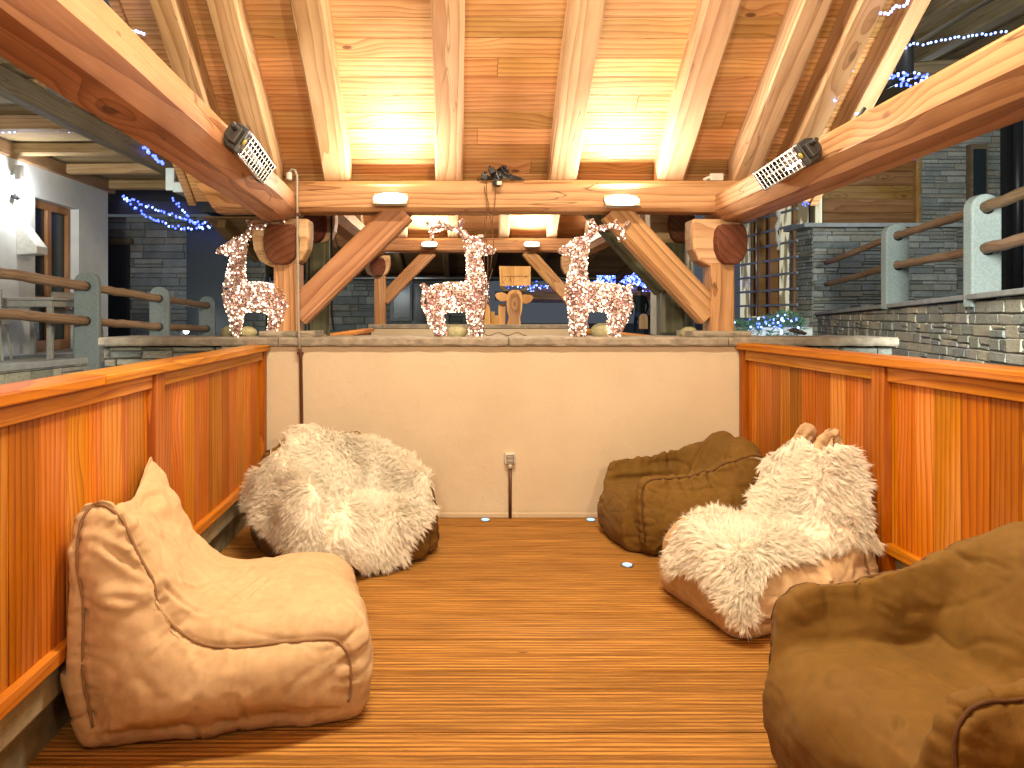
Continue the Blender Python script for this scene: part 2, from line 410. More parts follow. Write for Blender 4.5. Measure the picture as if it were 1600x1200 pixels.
# ------------------------------------------------------------------ masonry
def masonry(mb, L, zb, ztop, aw, ah, seed, M, dep=.05):
    r = random.Random(seed); z = zb
    zmax = max(ztop(0), ztop(L), ztop(L / 2))
    while z < zmax:
        h = ah * r.uniform(.55, 1.35); x = -r.random() * aw
        while x < L:
            wd = aw * r.uniform(.45, 1.7) * (1.1 if h < ah else .9)
            x0, x1 = max(0, x), min(L, x + wd)
            x += wd
            if x1 - x0 < .02: continue
            subs = [(z, z + h)]
            if h > ah and r.random() < .35:
                m = z + h * r.uniform(.35, .65); subs = [(z, m), (m, z + h)]
            for (za, zc) in subs:
                zt = min(zc, ztop((x0 + x1) / 2))
                if zt - za < .012: continue
                g = .003 + r.random() * .004; d = r.uniform(-.008, .008); q = lambda: r.uniform(-.006, .006)
                c = .009
                fx = [(x0+g+q(), za+g+q()), (x1-g+q(), za+g+q()), (x1-g+q(), zt-g+q()), (x0+g+q(), zt-g+q())]
                cx_, cz_ = (x0+x1)/2, (za+zt)/2
                inn = [(p[0] + (c if p[0] < cx_ else -c), p[1] + (c if p[1] < cz_ else -c)) for p in fx]
                vs = [(p[0], dep, p[1]) for p in fx] + [(p[0], .008, p[1]) for p in fx] + [(p[0], -.006 + d + q()*.8, p[1]) for p in inn]
                fs = [(0,1,5,4),(1,2,6,5),(2,3,7,6),(3,0,4,7),(4,5,9,8),(5,6,10,9),(6,7,11,10),(7,4,8,11),(8,9,10,11)]
                mb.add(vs, fs, M)
        z += h
def wallframe(p0, p1):
    p0 = Vector((*p0, 0)); p1 = Vector((*p1, 0)); x = (p1 - p0).normalized(); z = Vector((0, 0, 1)); y = z.cross(x)
    M = Matrix((x, y, z)).transposed().to_4x4(); M.translation = p0
    return M, (p1 - p0).length
def stonewall(parent, p0, p1, zb, zt0, zt1, aw, ah, mat, seed, thick=.3):
    M, L = wallframe(p0, p1)
    zt = lambda x: zt0 + (zt1 - zt0) * x / L
    mb = MB(); masonry(mb, L, zb, zt, aw, ah, seed, M)
    a = mb.build('stonework', mat, parent)
    e = .012
    mb = MB(); mb.prism([(0, zb - .2), (L, zb - .2), (L, zt1 - e), (0, zt0 - e)], .012, thick, 'Y', M); mb.build('core', M_mortar, parent)
    return a, M, L

# ------------------------------------------------------------------ retaining wall behind the seats
wl = thing('retaining_wall', 'cream plastered retaining wall with grey stone capping behind the bean bags', 'wall', (0, 5.02, 0))
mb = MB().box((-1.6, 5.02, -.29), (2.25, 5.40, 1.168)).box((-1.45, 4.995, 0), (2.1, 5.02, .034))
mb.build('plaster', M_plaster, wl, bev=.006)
def capslab(x0, x1, z0=1.17, z1=1.227, y0=4.975, y1=5.46):
    n = max(4, int((x1 - x0) / .05)); mb = MB(); vs = []; sd = rnd.random() * 50
    sec = [(y0+.006, z0), (y1, z0), (y1, z1), (y0+.016, z1), (y0, z1-.012), (y0, z0+.012)]
    for i in range(n+1):
        x = x0 + (x1-x0)*i/n
        for j, (a, b) in enumerate(sec):
            q = noise.noise(Vector((x*9+sd, j*4, 1))) * .007; q2 = noise.noise(Vector((x*11+sd, j*4, 8))) * .004
            vs.append((x, a + q, b + q2))
    k = 6
    fs = [(i*k+j, i*k+(j+1) % k, (i+1)*k+(j+1) % k, (i+1)*k+j) for i in range(n) for j in range(k)] + [tuple(range(k-1,-1,-1)), tuple(n*k+j for j in range(k))]
    mb.add(vs, fs); return mb.build('cap_stone', M_cap, wl)
xs = [-2.42, -1.20, .36, 1.845, 3.0]
for a, b in zip(xs, xs[1:]): capslab(a + .003, b - .003)
capslab(-1.345, -.965, 1.229, 1.268, 5.03, 5.40); capslab(1.62, 2.02, 1.229, 1.268, 5.03, 5.40)
mb = MB(); M_, L_ = wallframe((-2.42, 5.05), (-1.30, 5.05)); masonry(mb, L_, .3, lambda x: 1.166, .24, .1, 5, M_)
M_, L_ = wallframe((1.96, 5.05), (3.0, 5.05)); masonry(mb, L_, .3, lambda x: 1.166, .24, .1, 6, M_)
mb.build('stonework', M_stone_dk, wl)
MB().box((-2.42, 5.07, -.29), (-1.61, 5.4, 1.16)).box((2.26, 5.07, -.29), (3.0, 5.4, 1.16)).build('core', M_mortar, wl)

# ------------------------------------------------------------------ parapets
def parapet(side):
    s = 1 if side == 'L' else -1
    X0, d, zc0, zc1, ytop = (XL(0), -.026, 1.138, 1.175, 3.07) if s == 1 else (XR(0), -.0084, 1.146, 1.190, 3.38)
    ang = math.atan(-d)
    t = thing('wooden_parapet', 'glazed larch board parapet along the left edge of the deck, beside the tan bag' if s == 1 else
              'glazed larch board parapet along the right edge of the deck, behind the right sheepskin', 'parapet', (X0, 0, 0), ang, 'larch parapets along the deck')
    T = MW[t]
    def bx(name, mat, x0, x1, y0, y1, z0, z1, bev=.004, mb=None):
        m = mb or MB(); m.box((s*x0, y0, z0), (s*x1, y1, z1))
        if mb is None: return m.build(name, mat, t, bev=bev, world=False)
    ye = 5.0; ys = -.6
    jt = 2.52 if s == 1 else 1.2
    bx('top_rail', M_rail, -.135, .022, jt + .0015, ye + .01, zc0, zc1, .006)
    bx('top_rail', M_rail, -.135, .022, ys, jt - .0015, zc0, zc1, .006)
    posts = [ytop, ytop - 1.9, ytop - 3.7]
    edges = []; hi = ye - .075
    bx('post', M_panel, -.07, 0, hi, ye, .02, zc0 - .002)
    for p in posts:
        if p < -.5: continue
        bx('post', M_panel, -.07, .002, p - .052, p + .052, .20, zc0 - .002)
        edges.append((p + .053, hi)); hi = p - .053
    edges.append((ys, hi))
    for (a, b) in edges:
        if b - a < .1: continue
        bx('frieze_rail', M_rail, -.06, -.010, a, b, 1.078, zc0 - .003)
        bx('bottom_rail', M_rail, -.06, -.004, a, b, .302, .35)
        m = MB(); y = a; k = 0
        while y < b - .01:
            wd = rnd.choice([.155, .125, .165, .06, .15]); y1 = min(b, y + wd)
            bx('panel', None, -.052, -.030 + rnd.uniform(-.0015, .0015), y + .0012, y1 - .0012, .34, 1.085, mb=m); y = y1; k += 1
        m.build('panel_boards', M_panel, t, bev=.0035, world=False)
    k = thing('kerb', 'pale limewashed kerb below the left board parapet' if s == 1 else 'pale limewashed kerb below the right board parapet', 'kerb', (X0, 0, 0), ang, 'kerbs below the parapets')
    m = MB(); m.box((-s*.30, ys, .165), (-s*.05, 5.0, .298)); m.build('upper_course', M_curb, k, bev=.012, world=False)
    m = MB(); m.box((-s*.30, ys, -.28), (-s*.10, 5.0, .162)); m.build('lower_course', M_lowcurb, k, bev=.01, world=False)
parapet('L'); parapet('R')

# ------------------------------------------------------------------ pavilions
CO, SI = 1 / math.hypot(1, .7765), .7765 / math.hypot(1, .7765)
def pavilion(name, label, y0, y1, dz, full):
    t = thing(name, label, 'pavilion', (0, y1, 1.2), 0, 'timber pavilions')
    yb = y1
    zb = 2.098 + dz; zt = 2.316 + dz
    mid = (y0 + y1) / 2 + .1
    # cross beams at both ends (eaves purlins)
    xl = -1.74 if full else -1.62
    timber('cross_beam', (xl, yb+.11, (zb+zt)/2), (2.02, yb+.11, (zb+zt)/2), .22, zt-zb, t, M_beam, ch=.03, jit=.008, cut0=-.7)
    timber('cross_beam', (xl, y0-.11, (zb+zt)/2), (2.02, y0-.11, (zb+zt)/2), .22, zt-zb, t, M_beam, ch=.03, jit=.008)
    secL = [(-.20,-.188), (-.065,-.170), (0,-.105), (0,-.0), (-.02,.02), (-.23,.02), (-.25,0), (-.25,-.14)]
    secR = [(-a, b) for a, b in reversed(secL)]
    fl = .055 if full else 0
    zz = 2.205 + dz
    timber('side_beam', (-1.10 - fl*.3, y1+.3, zz), (-1.10 + fl*(y1-y0+.3), y0-.3, zz), 1, 1, t, M_beam, section=secL, jit=.004)
    timber('side_beam', (1.80 + fl*.3, y1+.3, zz), (1.80 - fl*(y1-y0+.3), y0-.3, zz), 1, 1, t, M_beam, section=secR, jit=.004)
    def corbel(xa, xb, ya, yc, z0, z1, mat, ax):
        h = z1 - z0; m = MB(); wd = xb - xa
        prof = [(xa+.30*wd, z0), (xa+.70*wd, z0), (xa+.88*wd, z0+.14*h), (xa+.985*wd, z0+.38*h), (xb, z0+.62*h), (xb-.04*wd, z0+.85*h), (xb-.14*wd, z1), (xa+.14*wd, z1), (xa+.04*wd, z0+.85*h), (xa, z0+.62*h), (xa+.015*wd, z0+.38*h), (xa+.12*wd, z0+.14*h)]
        m.prism(prof, ya, yc, ax); return m.build('corbel', mat, t, bev=.012)
    for (ya, sgn) in ((y1, 1), (y0 - .22, -1)):
        near = ya - .13 if sgn == 1 else ya + .0; far = ya + .36
        corbel(-1.325, -1.085, ya - .05, ya + .42, 1.73+dz, 2.003+dz, M_dend, 'Y')
        corbel(1.79, 2.01, ya - .05, ya + .42, 1.73+dz, 2.003+dz, M_dend, 'Y')
        for (xa, xb) in ((-1.42, -1.02), (1.645, 1.99)):
            m = MB(); h = .30; z0 = 1.70 + dz; z1 = 2.05 + dz
            prof = [(xa+.12, z0+.02), (xb-.12, z0+.02), (xb-.05, z0+.06), (xb-.01, z0+.14), (xb, z0+.22), (xb, z1), (xa, z1), (xa, z0+.22), (xa+.01, z0+.14), (xa+.05, z0+.06)]
            m.prism(prof, ya + .02, ya + .20, 'Y'); m.build('saddle_block', M_rafter, t, bev=.02)
        zp = 1.266 if dz < .1 else 1.23
        timber('post', (-1.178, ya+.10, zp), (-1.178, ya+.10, 1.735+dz), .172, .18, t, M_beam if sgn == 1 or full else M_olive, up=(0, 1, 0), ch=.01, jit=.003)
        timber('post', (1.855, ya+.10, zp), (1.855, ya+.10, 1.735+dz), .165, .18, t, M_beam if sgn == 1 or full else M_olive, up=(0, 1, 0), ch=.01, jit=.003)
        bm = M_beam if sgn == 1 or full else M_olive  # near frame of the far pavilion: its unlit side is put into the colour
        timber('brace', (-1.12, ya+.10, 1.385+dz*.9), (-.375, ya+.10, 2.12+dz), .15, .195, t, bm, ch=.02, jit=.005)
        timber('brace', (1.79, ya+.10, 1.385+dz*.9), (1.105, ya+.10, 2.12+dz), .15, .195, t, bm, ch=.02, jit=.005)
    # rafters
    ridge_y = mid; zs = 2.33 + dz
    L1 = (yb + .05 - ridge_y) / CO; L2 = (ridge_y - (y0 - .05)) / CO
    RX = [-1.64, -1.31, -.83, -.044, .745, 1.498, 2.02, 2.33, 2.60]
    RW = [.15, .17, .19, .19, .19, .19, .17, .15, .10]
    if not full: RX = [-1.5, -.83, -.044, .745, 1.498, 2.1]; RW = [.17, .16, .16, .16, .16, .17]
    for x, rw in zip(RX, RW):
        p0 = Vector((x, yb + .055, zs - .7765*.035)) + Vector((0, SI, CO)) * .09
        timber('rafter', p0, p0 + Vector((.013*L1, -CO, SI)) * 1 * L1 if False else p0 + Vector((0, -CO*L1, SI*L1)), rw, .18, t, M_rafter, ch=.012, jit=.006, cut0=.776, cut1=.776)
        p0 = Vector((x, y0 - .055, zs - .7765*.035)) + Vector((0, -SI, CO)) * .09
        timber('rafter', p0, p0 + Vector((0, CO*L2, SI*L2)), rw, .18, t, M_rafter, ch=.012, jit=.006, cut0=.776, cut1=.776)
    xa, xb = (-1.95, 2.66) if full else (-1.9, 2.3)
    for sgn, ys, L in ((-1, yb, L1 + .42), (1, y0, L2 + .42)):
        u = Vector((0, sgn*CO, SI)); x = Vector((1, 0, 0)); n = x.cross(u)
        M = Matrix((x, u, n)).transposed().to_4x4()
        up = Vector((0, -sgn*SI*1, CO)) if False else (n if n.z > 0 else -n)
        org = Vector((0, ys, zs)) + up * .183 - u * .40
        M.translation = org; sg = 1 if n.z > 0 else -1
        m = MB(); yy = 0
        while yy < L:
            wd = .135; xx = xa
            while xx < xb:
                x1 = min(xb, xx + rnd.uniform(2.0, 5.5))
                if xb - x1 < .4: x1 = xb
                m.box((xx + .001, yy + .0015, 0), (x1 - .001, min(L, yy + wd) - .0015, sg*.022)); xx = x1
            yy += wd
        m.build('roof_boarding', M_ceil, t, bev=.002, M=M, seg=1)
        m = MB(); m.box((xa, 0, sg*.024), (xb, L + .02, sg*.09)); m.build('roof_covering', M_roofcover, t, M=M)
        for xv in (xa - .03, xb + .03):
            m = MB(); m.box((xv - .027, -.02, -sg*.02), (xv + .027, L, sg*.10)); m.build('barge_board', M_beam, t, M=M)
    zr = zs + .7765*(yb - ridge_y)
    timber('ridge_beam', (xa+.05, ridge_y, zr+.02), (xb-.05, ridge_y, zr+.02), .2, .2, t, M_beam, ch=.03)
    return t
PAV = pavilion('timber_pavilion', 'warm lit larch pavilion whose boarded roof and big beams cover the deck and bean bags', -.30, 5.10, 0, True)
PAV2 = pavilion('timber_pavilion', 'second larch pavilion standing beyond the reindeer and the low wall', 6.42, 11.4, .255, False)

# second pavilion's own wall and parapets
w2 = thing('garden_wall', 'low cream plastered wall with grey cap far behind the reindeer, carrying the wooden cow head', 'wall', (.3, 11.3, 0))
MB().box((-1.3, 11.32, -.2), (2.0, 11.7, 1.165)).build('plaster', M_plaster, w2)
MB().box((-1.35, 11.312, 1.168), (2.05, 11.75, 1.232)).build('cap_stone', M_cap, w2, bev=.01)
for (s, xx) in ((1, -1.26), (-1, 1.95)):
    t = thing('wooden_parapet', 'short orange parapet rail beyond the wall, left of the second plaster wall' if s == 1 else 'short orange parapet rail beyond the wall, right of the second plaster wall', 'parapet', (xx, 8, .5), 0, 'parapets of the second pavilion')
    MB().box((xx - .14, 6.5, 1.13), (xx + .02, 11.25, 1.175)).build('top_rail', M_rail, t, bev=.005)
    m = MB()
    for k in range(32): m.box((xx - .08, 6.5 + k*.148, .3), (xx - .05, 6.5 + k*.148 + .145, 1.13))
    m.build('panel_boards', M_panel, t, bev=.004)

# ------------------------------------------------------------------ flood lamps, heaters, conduits
def flood(px, py, Y, power, label, dirn=(0, -.70, .72), sc=1., size=(.235, .12), aim=None, loc=None, sgn=1):
    c = Vector(loc) if loc else P(px, py, Y)
    t = thing('flood_lamp', label, 'lamp', c, 0, 'flood lamps on the pavilion beams')
    a = math.atan2(-dirn[1], dirn[2])
    M = Matrix.Translation(c) @ Matrix.Rotation(a, 4, 'X') @ Matrix.Scale(sc, 4)
    w_, h_ = size[0] / 2, size[1] / 2
    m = MB().box((-w_, -h_, -.026), (w_, h_, -.004))
    for k in range(0): m.box((-w_ + .012 + k*(2*w_-.03)/8.5, -h_+.01, -.05), (-w_ + .018 + k*(2*w_-.03)/8.5, h_-.01, -.036))
    m.build('housing', M_metal, t, bev=.003, M=M)
    MB().ball((0, 0, -.002), .118, 24, 10, sq=(1, .5, .12)).build('lens', M_lens, t, smooth=True, M=M)
    MB().box((-w_*.8, .02, -.075), (w_*.8, .03, -.0265)).build('bracket', M_blkmetal, t, M=M)
    n = Vector((0, -math.sin(a), math.cos(a)))
    area('flood_light', c + n*.012*sc, (size[0]*.9*sc, size[1]*.8*sc), power, (1, .90, .74) if sgn > 0 else WARM, aim or n, t)
    return t
flood(610, 309, 5.03, 28, 'left of the two lit white flood lamps on the near cross beam', )
flood(972, 312, 5.03, 28, 'right of the two lit white flood lamps on the near cross beam', )
flood(671, 381, 11.32, 40, 'left small lit flood lamp on the far pavilion beam', sc=1.)
flood(831, 381, 11.32, 40, 'right small lit flood lamp on the far pavilion beam', sc=1.)
for x, nm in ((-.452, 'left'), (1.153, 'right')):  # added pair out of view, evening out the light on beams and ceiling
    flood(0, 0, 0, 175, 'added flood lamp on the cross beam behind the viewer, ' + nm + ' one', aim=(0, .80, .62), dirn=(0, .45, .88), loc=(x, -.22, 2.20), sgn=-1)

def added_ridgelamp(c, power, label):  # added lamps out of view that fill the pavilions with even light
    c = Vector(c); t = thing('added_ridge_lamp', label, 'lamp', c, 0, 'added ridge lamps')
    MB().box((c.x-.7, c.y-.13, c.z-.05), (c.x+.7, c.y+.13, c.z)).build('housing', M_whitepl, t, bev=.006)
    MB().box((c.x-.68, c.y-.11, c.z-.062), (c.x+.68, c.y+.11, c.z-.051)).build('diffuser', emit('added_ridge_diffuser', (1, .9, .75), 4), t)
    MB().box((c.x-.5, c.y-.02, c.z), (c.x-.46, c.y+.02, c.z+.12)).build('hanger', M_blkmetal, t); MB().box((c.x+.46, c.y-.02, c.z), (c.x+.5, c.y+.02, c.z+.12)).build('hanger', M_blkmetal, t)
    area('added_ridge_light', c - Vector((0, 0, .07)), (1.36, .22), power, WARM, (0, 0, -1), t)
added_ridgelamp((.35, 2.45, 4.10), 205, 'added long fill lamp under the ridge of the near pavilion, out of view')
added_ridgelamp((.35, 8.95, 4.20), 220, 'added long fill lamp under the ridge of the far pavilion, out of view')

def heater(a, b, label, side):
    """a = end with the cable housing, b = far end, both points on the beam's inner face"""
    a = Vector(a); b = Vector(b); t = thing('infrared_heater', label, 'heater', (a + b) / 2, 0, 'infrared heaters on the side beams')
    x = (b - a).normalized(); L = (b - a).length
    inn = Vector((1 if side == 'L' else -1, 0, 0)); n = (inn * .80 + Vector((0, -.25, -.50))).normalized()
    n = (n - x * n.dot(x)).normalized(); y = n.cross(x)
    if y.z < 0: y = -y
    M = Matrix((x, y, n)).transposed().to_4x4(); M.translation = a + n * .045
    W = .053
    # housing shell: bent tray
    prof = [(-W, .035), (-W*1.02, .0), (-W*.75, -.028), (-W*.3, -.04), (W*.3, -.04), (W*.75, -.028), (W*1.02, 0), (W, .035)]
    pin = [(p[0]*.94, p[1]*.9 + .002) for p in prof]
    m = MB()
    vs = [(0.06, *p) for p in prof] + [(L-.03, *p) for p in prof]; k = 8
    m.add(vs, [(i, i+1, i+k+1, i+k) for i in range(k-1)]); m.build('housing', M_metal, t, M=M)
    m = MB(); vs = [(0.062, *p) for p in pin] + [(L-.032, *p) for p in pin]
    m.add(vs, [(i, i+k, i+k+1, i+1) for i in range(k-1)]); m.build('reflector', M_chrome, t, M=M)
    def cap(x0, x1, big):
        m = MB()
        p = [(-W*1.1, .04), (-W*1.12, -.005), (-W*.8, -.036), (-W*.3, -.042), (W*.3, -.042), (W*.8, -.036), (W*1.12, -.005), (W*1.1, .04)]
        m.prism(p, x0, x1, 'X')
        if big:
            m.prism([(c[0]*.62, c[1]*.75) for c in p], x0-.035, x0, 'X'); m.tube([(x0-.03, .02, 0), (x0-.085, .025, 0)], .014)
        m.build('end_cap', M_black, t, M=M, bev=.006)
    cap(.0, .06, True); cap(L-.032, L, False)
    m = MB()
    for i in range(11):
        xx = .07 + i*(L-.11)/10; m.tube([(xx, -W, .034), (xx, -W*.97, .047), (xx, W*.97, .047), (xx, W, .034)], .0018, 5)
    for j in range(5):
        yy = -W*.9 + j*W*1.8/4; m.tube([(.055, yy, .049), (L-.03, yy, .049)], .0018, 5)
    for yy in (-W, W): m.tube([(.055, yy, .037), (L-.03, yy, .037)], .003, 5)
    m.build('grille', M_wire, t, M=M)
    m = MB(); m.tube([(.06, 0, .012), (L-.03, 0, .012)], .008, 8); m.build('heating_tube', M_whitepl, t, M=M, smooth=True)
    m = MB(); m.box((L*.3, -.012, -.075), (L*.36, .012, -.045)); m.box((L*.72, -.012, -.075), (L*.78, .012, -.045)); m.build('bracket', M_blkmetal, t, M=M)
    if True:
        m = MB(); m.ball((.03, .0, .042), .016, 10, 6, sq=(1, 1, .3)); m.build('badge', plain('yellow_badge', (.5, .45, .06), .5), t, M=M)
heater((-.985, 3.15, 2.175), (-1.02, 3.76, 2.135), 'caged infrared heater hanging on the left side beam', 'L')
heater((1.69, 3.42, 2.175), (1.715, 4.00, 2.145), 'caged infrared heater with black cable on the right side beam', 'R')
m = MB(); pts = [P(1298, 238, 3.42), P(1310, 226, 3.36), P(1325, 208, 3.3), P(1340, 184, 3.22), P(1352, 168, 3.2)]
tag(m.tube(pts, .008, 6).build('heater_cable', M_black, smooth=True), 'black cable rising from the right heater over its beam', 'cable')

t = thing('electric_conduit', 'thin brown conduit running down the left post and plaster wall', 'conduit', (-1.06, 4.96, 0))
m = MB(); m.tube([P(452, 283, 5.03), P(452, 270, 5.03), P(456, 264.5, 5.03), P(461, 266, 5.03), P(464, 275, 5.03), P(465, 400, 5.03), P(467, 515, 4.98), P(468, 545, 4.955)], .0085, 8); m.build('upper_tube', M_greypl, t, smooth=True)
m = MB(); m.tube([P(468, 545, 4.955), P(470, 560, 5.0), P(472, 700, 5.0), P(473, 806, 5.0)], .0115, 8); m.build('lower_tube', M_brownpipe, t, smooth=True)
m = MB(); q = P(452, 281, 5.03); m.tube([q, q + Vector((0, 0, .05))], .02, 12); m.build('gland', M_whitepl, t, bev=.004)
for yy in (335, 552):
    q = P(465 if yy < 500 else 469.5, yy, 5.0 if yy > 500 else 5.03); MB().box((q.x-.02, q.y-.016, q.z-.009), (q.x+.02, q.y+.018, q.z+.009)).build('clip', M_brownpipe, t, bev=.003)
t = thing('power_socket', 'small grey power socket on the plaster wall above a brown conduit', 'socket', (.369, 5.0, .4))
c = P(797, 716, 5.0)
MB().box((c.x-.036, 4.975, c.z-.034), (c.x+.036, 5.02, c.z+.036)).build('housing', M_whitepl, t, bev=.005)
MB().box((c.x-.026, 4.970, c.z-.024), (c.x+.026, 4.976, c.z+.026)).build('frame', M_brownpipe, t, bev=.002)
MB().box((c.x-.022, 4.966, c.z-.021), (c.x+.022, 4.971, c.z+.004)).box((c.x-.022, 4.964, c.z+.0055), (c.x+.022, 4.971, c.z+.022)).build('flap', M_greypl, t, bev=.002)
MB().tube([(c.x, 4.995, c.z-.034), (c.x, 4.995, c.z-.068)], .016, 10).build('gland', M_whitepl, t, smooth=True)
MB().tube([(c.x, 4.995, c.z-.06), (c.x, 4.995, .0)], .0115, 8).build('conduit', M_brownpipe, t, smooth=True)

M_dl = emit('deck_light_lens', (.30, .60, 1.0), 1.3)
for px, py, lb in ((758, 811, 'small lit bluish deck light by the plaster wall, left of the socket conduit'), (921, 810, 'small lit bluish deck light at the front of the far brown bean bag'),
                   (617, 883, 'small lit bluish deck light at the edge of the big sheepskin'), (980, 884, 'small lit bluish deck light in the open deck, left of the right sheepskin')):
    Y = F * CH / (py - HY); c = P(px, py, Y); c.y = min(c.y, 4.94)
    t = thing('deck_light', lb, 'deck light', (c.x, c.y, 0), 0, 'recessed deck lights')
    MB().tube([(c.x, c.y, .0015), (c.x, c.y, .006)], .034, 20).build('rim', M_metal, t, bev=.001)
    MB().tube([(c.x, c.y, .0065), (c.x, c.y, .009)], .026, 20).build('lens', M_dl, t)

t = thing('adapter_bundle', 'tangle of black plugs and adapters on top of the near cross beam', 'plugs', P(780, 284, 5.1))
for k, (px, py, sx, sz, rz) in enumerate(((776, 285, .055, .045, .3), (784, 266, .05, .05, .9), (769, 268, .045, .045, -.4), (757, 276, .05, .04, .2), (779, 276, .06, .055, 1.2), (791, 272, .06, .03, .4))):
    c = P(px, py, 5.06 + .03*(k % 2)); M = Matrix.Translation(c) @ Matrix.Rotation(rz, 4, 'Y') @ Matrix.Rotation(rz, 4, 'X')
    MB().box((-sx/2, -.02, -sz/2), (sx/2, .02, sz/2)).box((-sx/5, -.012, sz/2), (sx/5, .012, sz/2+.025)).build('adapter', M_black, t, M=M, bev=.006)
c = P(779, 286, 5.04); MB().box((c.x-.012, c.y-.012, c.z-.014), (c.x+.022, c.y, c.z+.012)).build('label_plate', M_whitepl, t, bev=.002)
m = MB()
for k in range(9):
    a = P(745 + rnd.random()*25, 281, 5.12); b = P(800 + rnd.random()*20, 281, 5.1); mid_ = P(770 + rnd.random()*20, 262 + rnd.random()*14, 5.06)
    pts = [a.lerp(mid_, s_) .lerp(mid_.lerp(b, s_), s_) for s_ in [i / 10 for i in range(11)]]; m.tube(pts, .005, 6)
m.build('loose_cable', M_black, t, smooth=True)
m = MB()
for (xa, xb, ya, yb_) in ((760, 756, 284, 524), (757, 768, 290, 350), (773, 768, 290, 420), (768, 756, 420, 500), (758, 766, 340, 505)):
    pts = [P(xa + (xb-xa)*i/12 + 1.5*math.sin(i*.9 + xa), ya + (yb_-ya)*i/12, 5.06) for i in range(13)]; m.tube(pts, .0028, 5)
pts = [P(757 + i*6, 522 + 2.5*math.sin(i*1.3), 5.02) for i in range(12)]; m.tube(pts, .003, 5)
pts = [P(752 + 6*math.cos(i), 518 + 4*math.sin(i), 5.05) for i in range(8)]; m.tube(pts, .003, 5)
m.build('hanging_wires', M_brownpipe, t, smooth=True)
for px, py, Y, lb in ((1119, 277, 5.14, 'small white junction box on top of the near cross beam, right end'), (751, 369, 11.42, 'small white junction box on the far pavilion beam')):
    c = P(px, py, Y); tag(MB().box((c.x-.045, c.y-.02, c.z-.025), (c.x+.045, c.y+.02, c.z+.025)).tube([(c.x-.045, c.y, c.z), (c.x-.09, c.y, c.z-.02)], .012, 8).build('junction_box', M_whitepl, bev=.006), lb, 'junction box')
#PART3
# ------------------------------------------------------------------ left house, terrace, railings
COOL = (.93, .97, 1.0)
hl = thing('white_house', 'white rendered house with pine framed glass door and timber eaves at the far left', 'house', (-6, 10, .8))
mb = MB(); zt = 3.72
for (ya, yb_, za, zb_) in ((3, 10.50, -.3, zt), (11.72, 12.7, -.3, zt), (10.50, 11.72, 3.06, zt), (10.50, 11.72, -.3, .82)): mb.box((-6.4, ya, za), (-6.0, yb_, zb_))
mb.box((-12, 12.35, -.3), (-6.4, 12.7, zt))
mb.build('wall', M_render, hl)
mb = MB().box((-6.30, 10.5, .82), (-6.15, 11.72, 3.06)); 
dr = thing('glass_door', 'x', 'x')
bpy.data.objects.remove(dr)
m = MB()
for (ya, yb_) in ((10.50, 10.60), (11.05, 11.17), (11.62, 11.72)): m.box((-6.22, ya, .82), (-6.13, yb_, 3.06))
m.box((-6.222, 10.6, 2.95), (-6.128, 11.62, 3.06)); m.box((-6.222, 10.6, .82), (-6.128, 11.62, 1.0)); m.box((-6.215, 10.6, 1.55), (-6.135, 11.62, 1.66))
dr = m.build('glass_door', M_pine, hl, bev=.01)
m = MB().box((-6.19, 10.58, .9), (-6.18, 11.64, 3.0)); m.build('pane', M_glassdk, dr)
m = MB()
for k in range(7): m.add([(-6.32 + .03*math.sin(k*2.2), 11.25 + k*.05, .95), (-6.32 + .03*math.sin(k*2.2+1), 11.30 + k*.05, .95), (-6.32 + .03*math.sin(k*2.2+1), 11.30 + k*.05, 2.95), (-6.32 + .03*math.sin(k*2.2), 11.25 + k*.05, 2.95)], [(0,1,2,3)])
m.build('curtain', M_render, dr)
# eaves: boarding, joists, eave beam
m = MB(); x = -6.4
M = Matrix.Translation((-7.2, 3, 3.72)) @ Matrix.Rotation(0, 4, 'Z')
xx = 0
while xx < 9.9:
    m.box((0, xx, 0), (3.12, xx + .157, .03), M); xx += .16
# boarding runs diagonally under the roof
m.build('soffit_boarding', M_oldboard, hl)
MB().box((-7.2, 3, 3.76), (-4.0, 13.2, 3.95)).build('roof', M_roofcover, hl)
for y in (5.95, 7.3, 8.65, 10.0, 11.35, 12.72):
    timber('joist', (-6.5, y, 3.63), (-4.1, y, 3.63), .16, .16, hl, M_joist, ch=.02)
timber('eave_beam', (-4.16, 3, 3.52), (-4.16, 13.2, 3.52), .18, .22, hl, M_oldwood)
timber('wall_plate', (-6.05, 3, 3.60), (-6.05, 12.9, 3.60), .18, .2, hl, M_joist)
def sconce(c, label):
    t = thing('wall_lamp', label, 'lamp', c)
    MB().tube([c + Vector((0, 0, .10)), c + Vector((0, 0, -.10))], .055, 16).build('shade', M_greypl, t)
    MB().tube([c + Vector((0, 0, -.09)), c + Vector((0, 0, -.125))], .045, 16).build('bulb', emit('wall_lamp_bulb', (.85, .95, 1), 30), t)
    MB().box((c.x - .1, c.y - .02, c.z - .02), (c.x, c.y + .02, c.z + .02)).build('bracket', M_greypl, t)
    point('wall_lamp_light', c + Vector((.08, 0, -.26)), 50, COOL, .05, t)
sconce(Vector((-5.90, 9.95, 3.30)), 'lit cylinder wall lamp high on the white house wall')
t = thing('wall_bracket_light', 'small dark spotlight on the white house wall below the wall lamp', 'spotlight', (-5.95, 9.95, 2.98))
MB().ball((-5.93, 9.95, 2.98), .05, 10, 6).box((-6, 9.93, 2.96), (-5.93, 9.97, 3.0)).build('housing', M_black, t)
t = thing('wall_box', 'white wedge shaped box fixed on the white house wall beside the glass door', 'box', (-5.95, 10.2, 2.4))
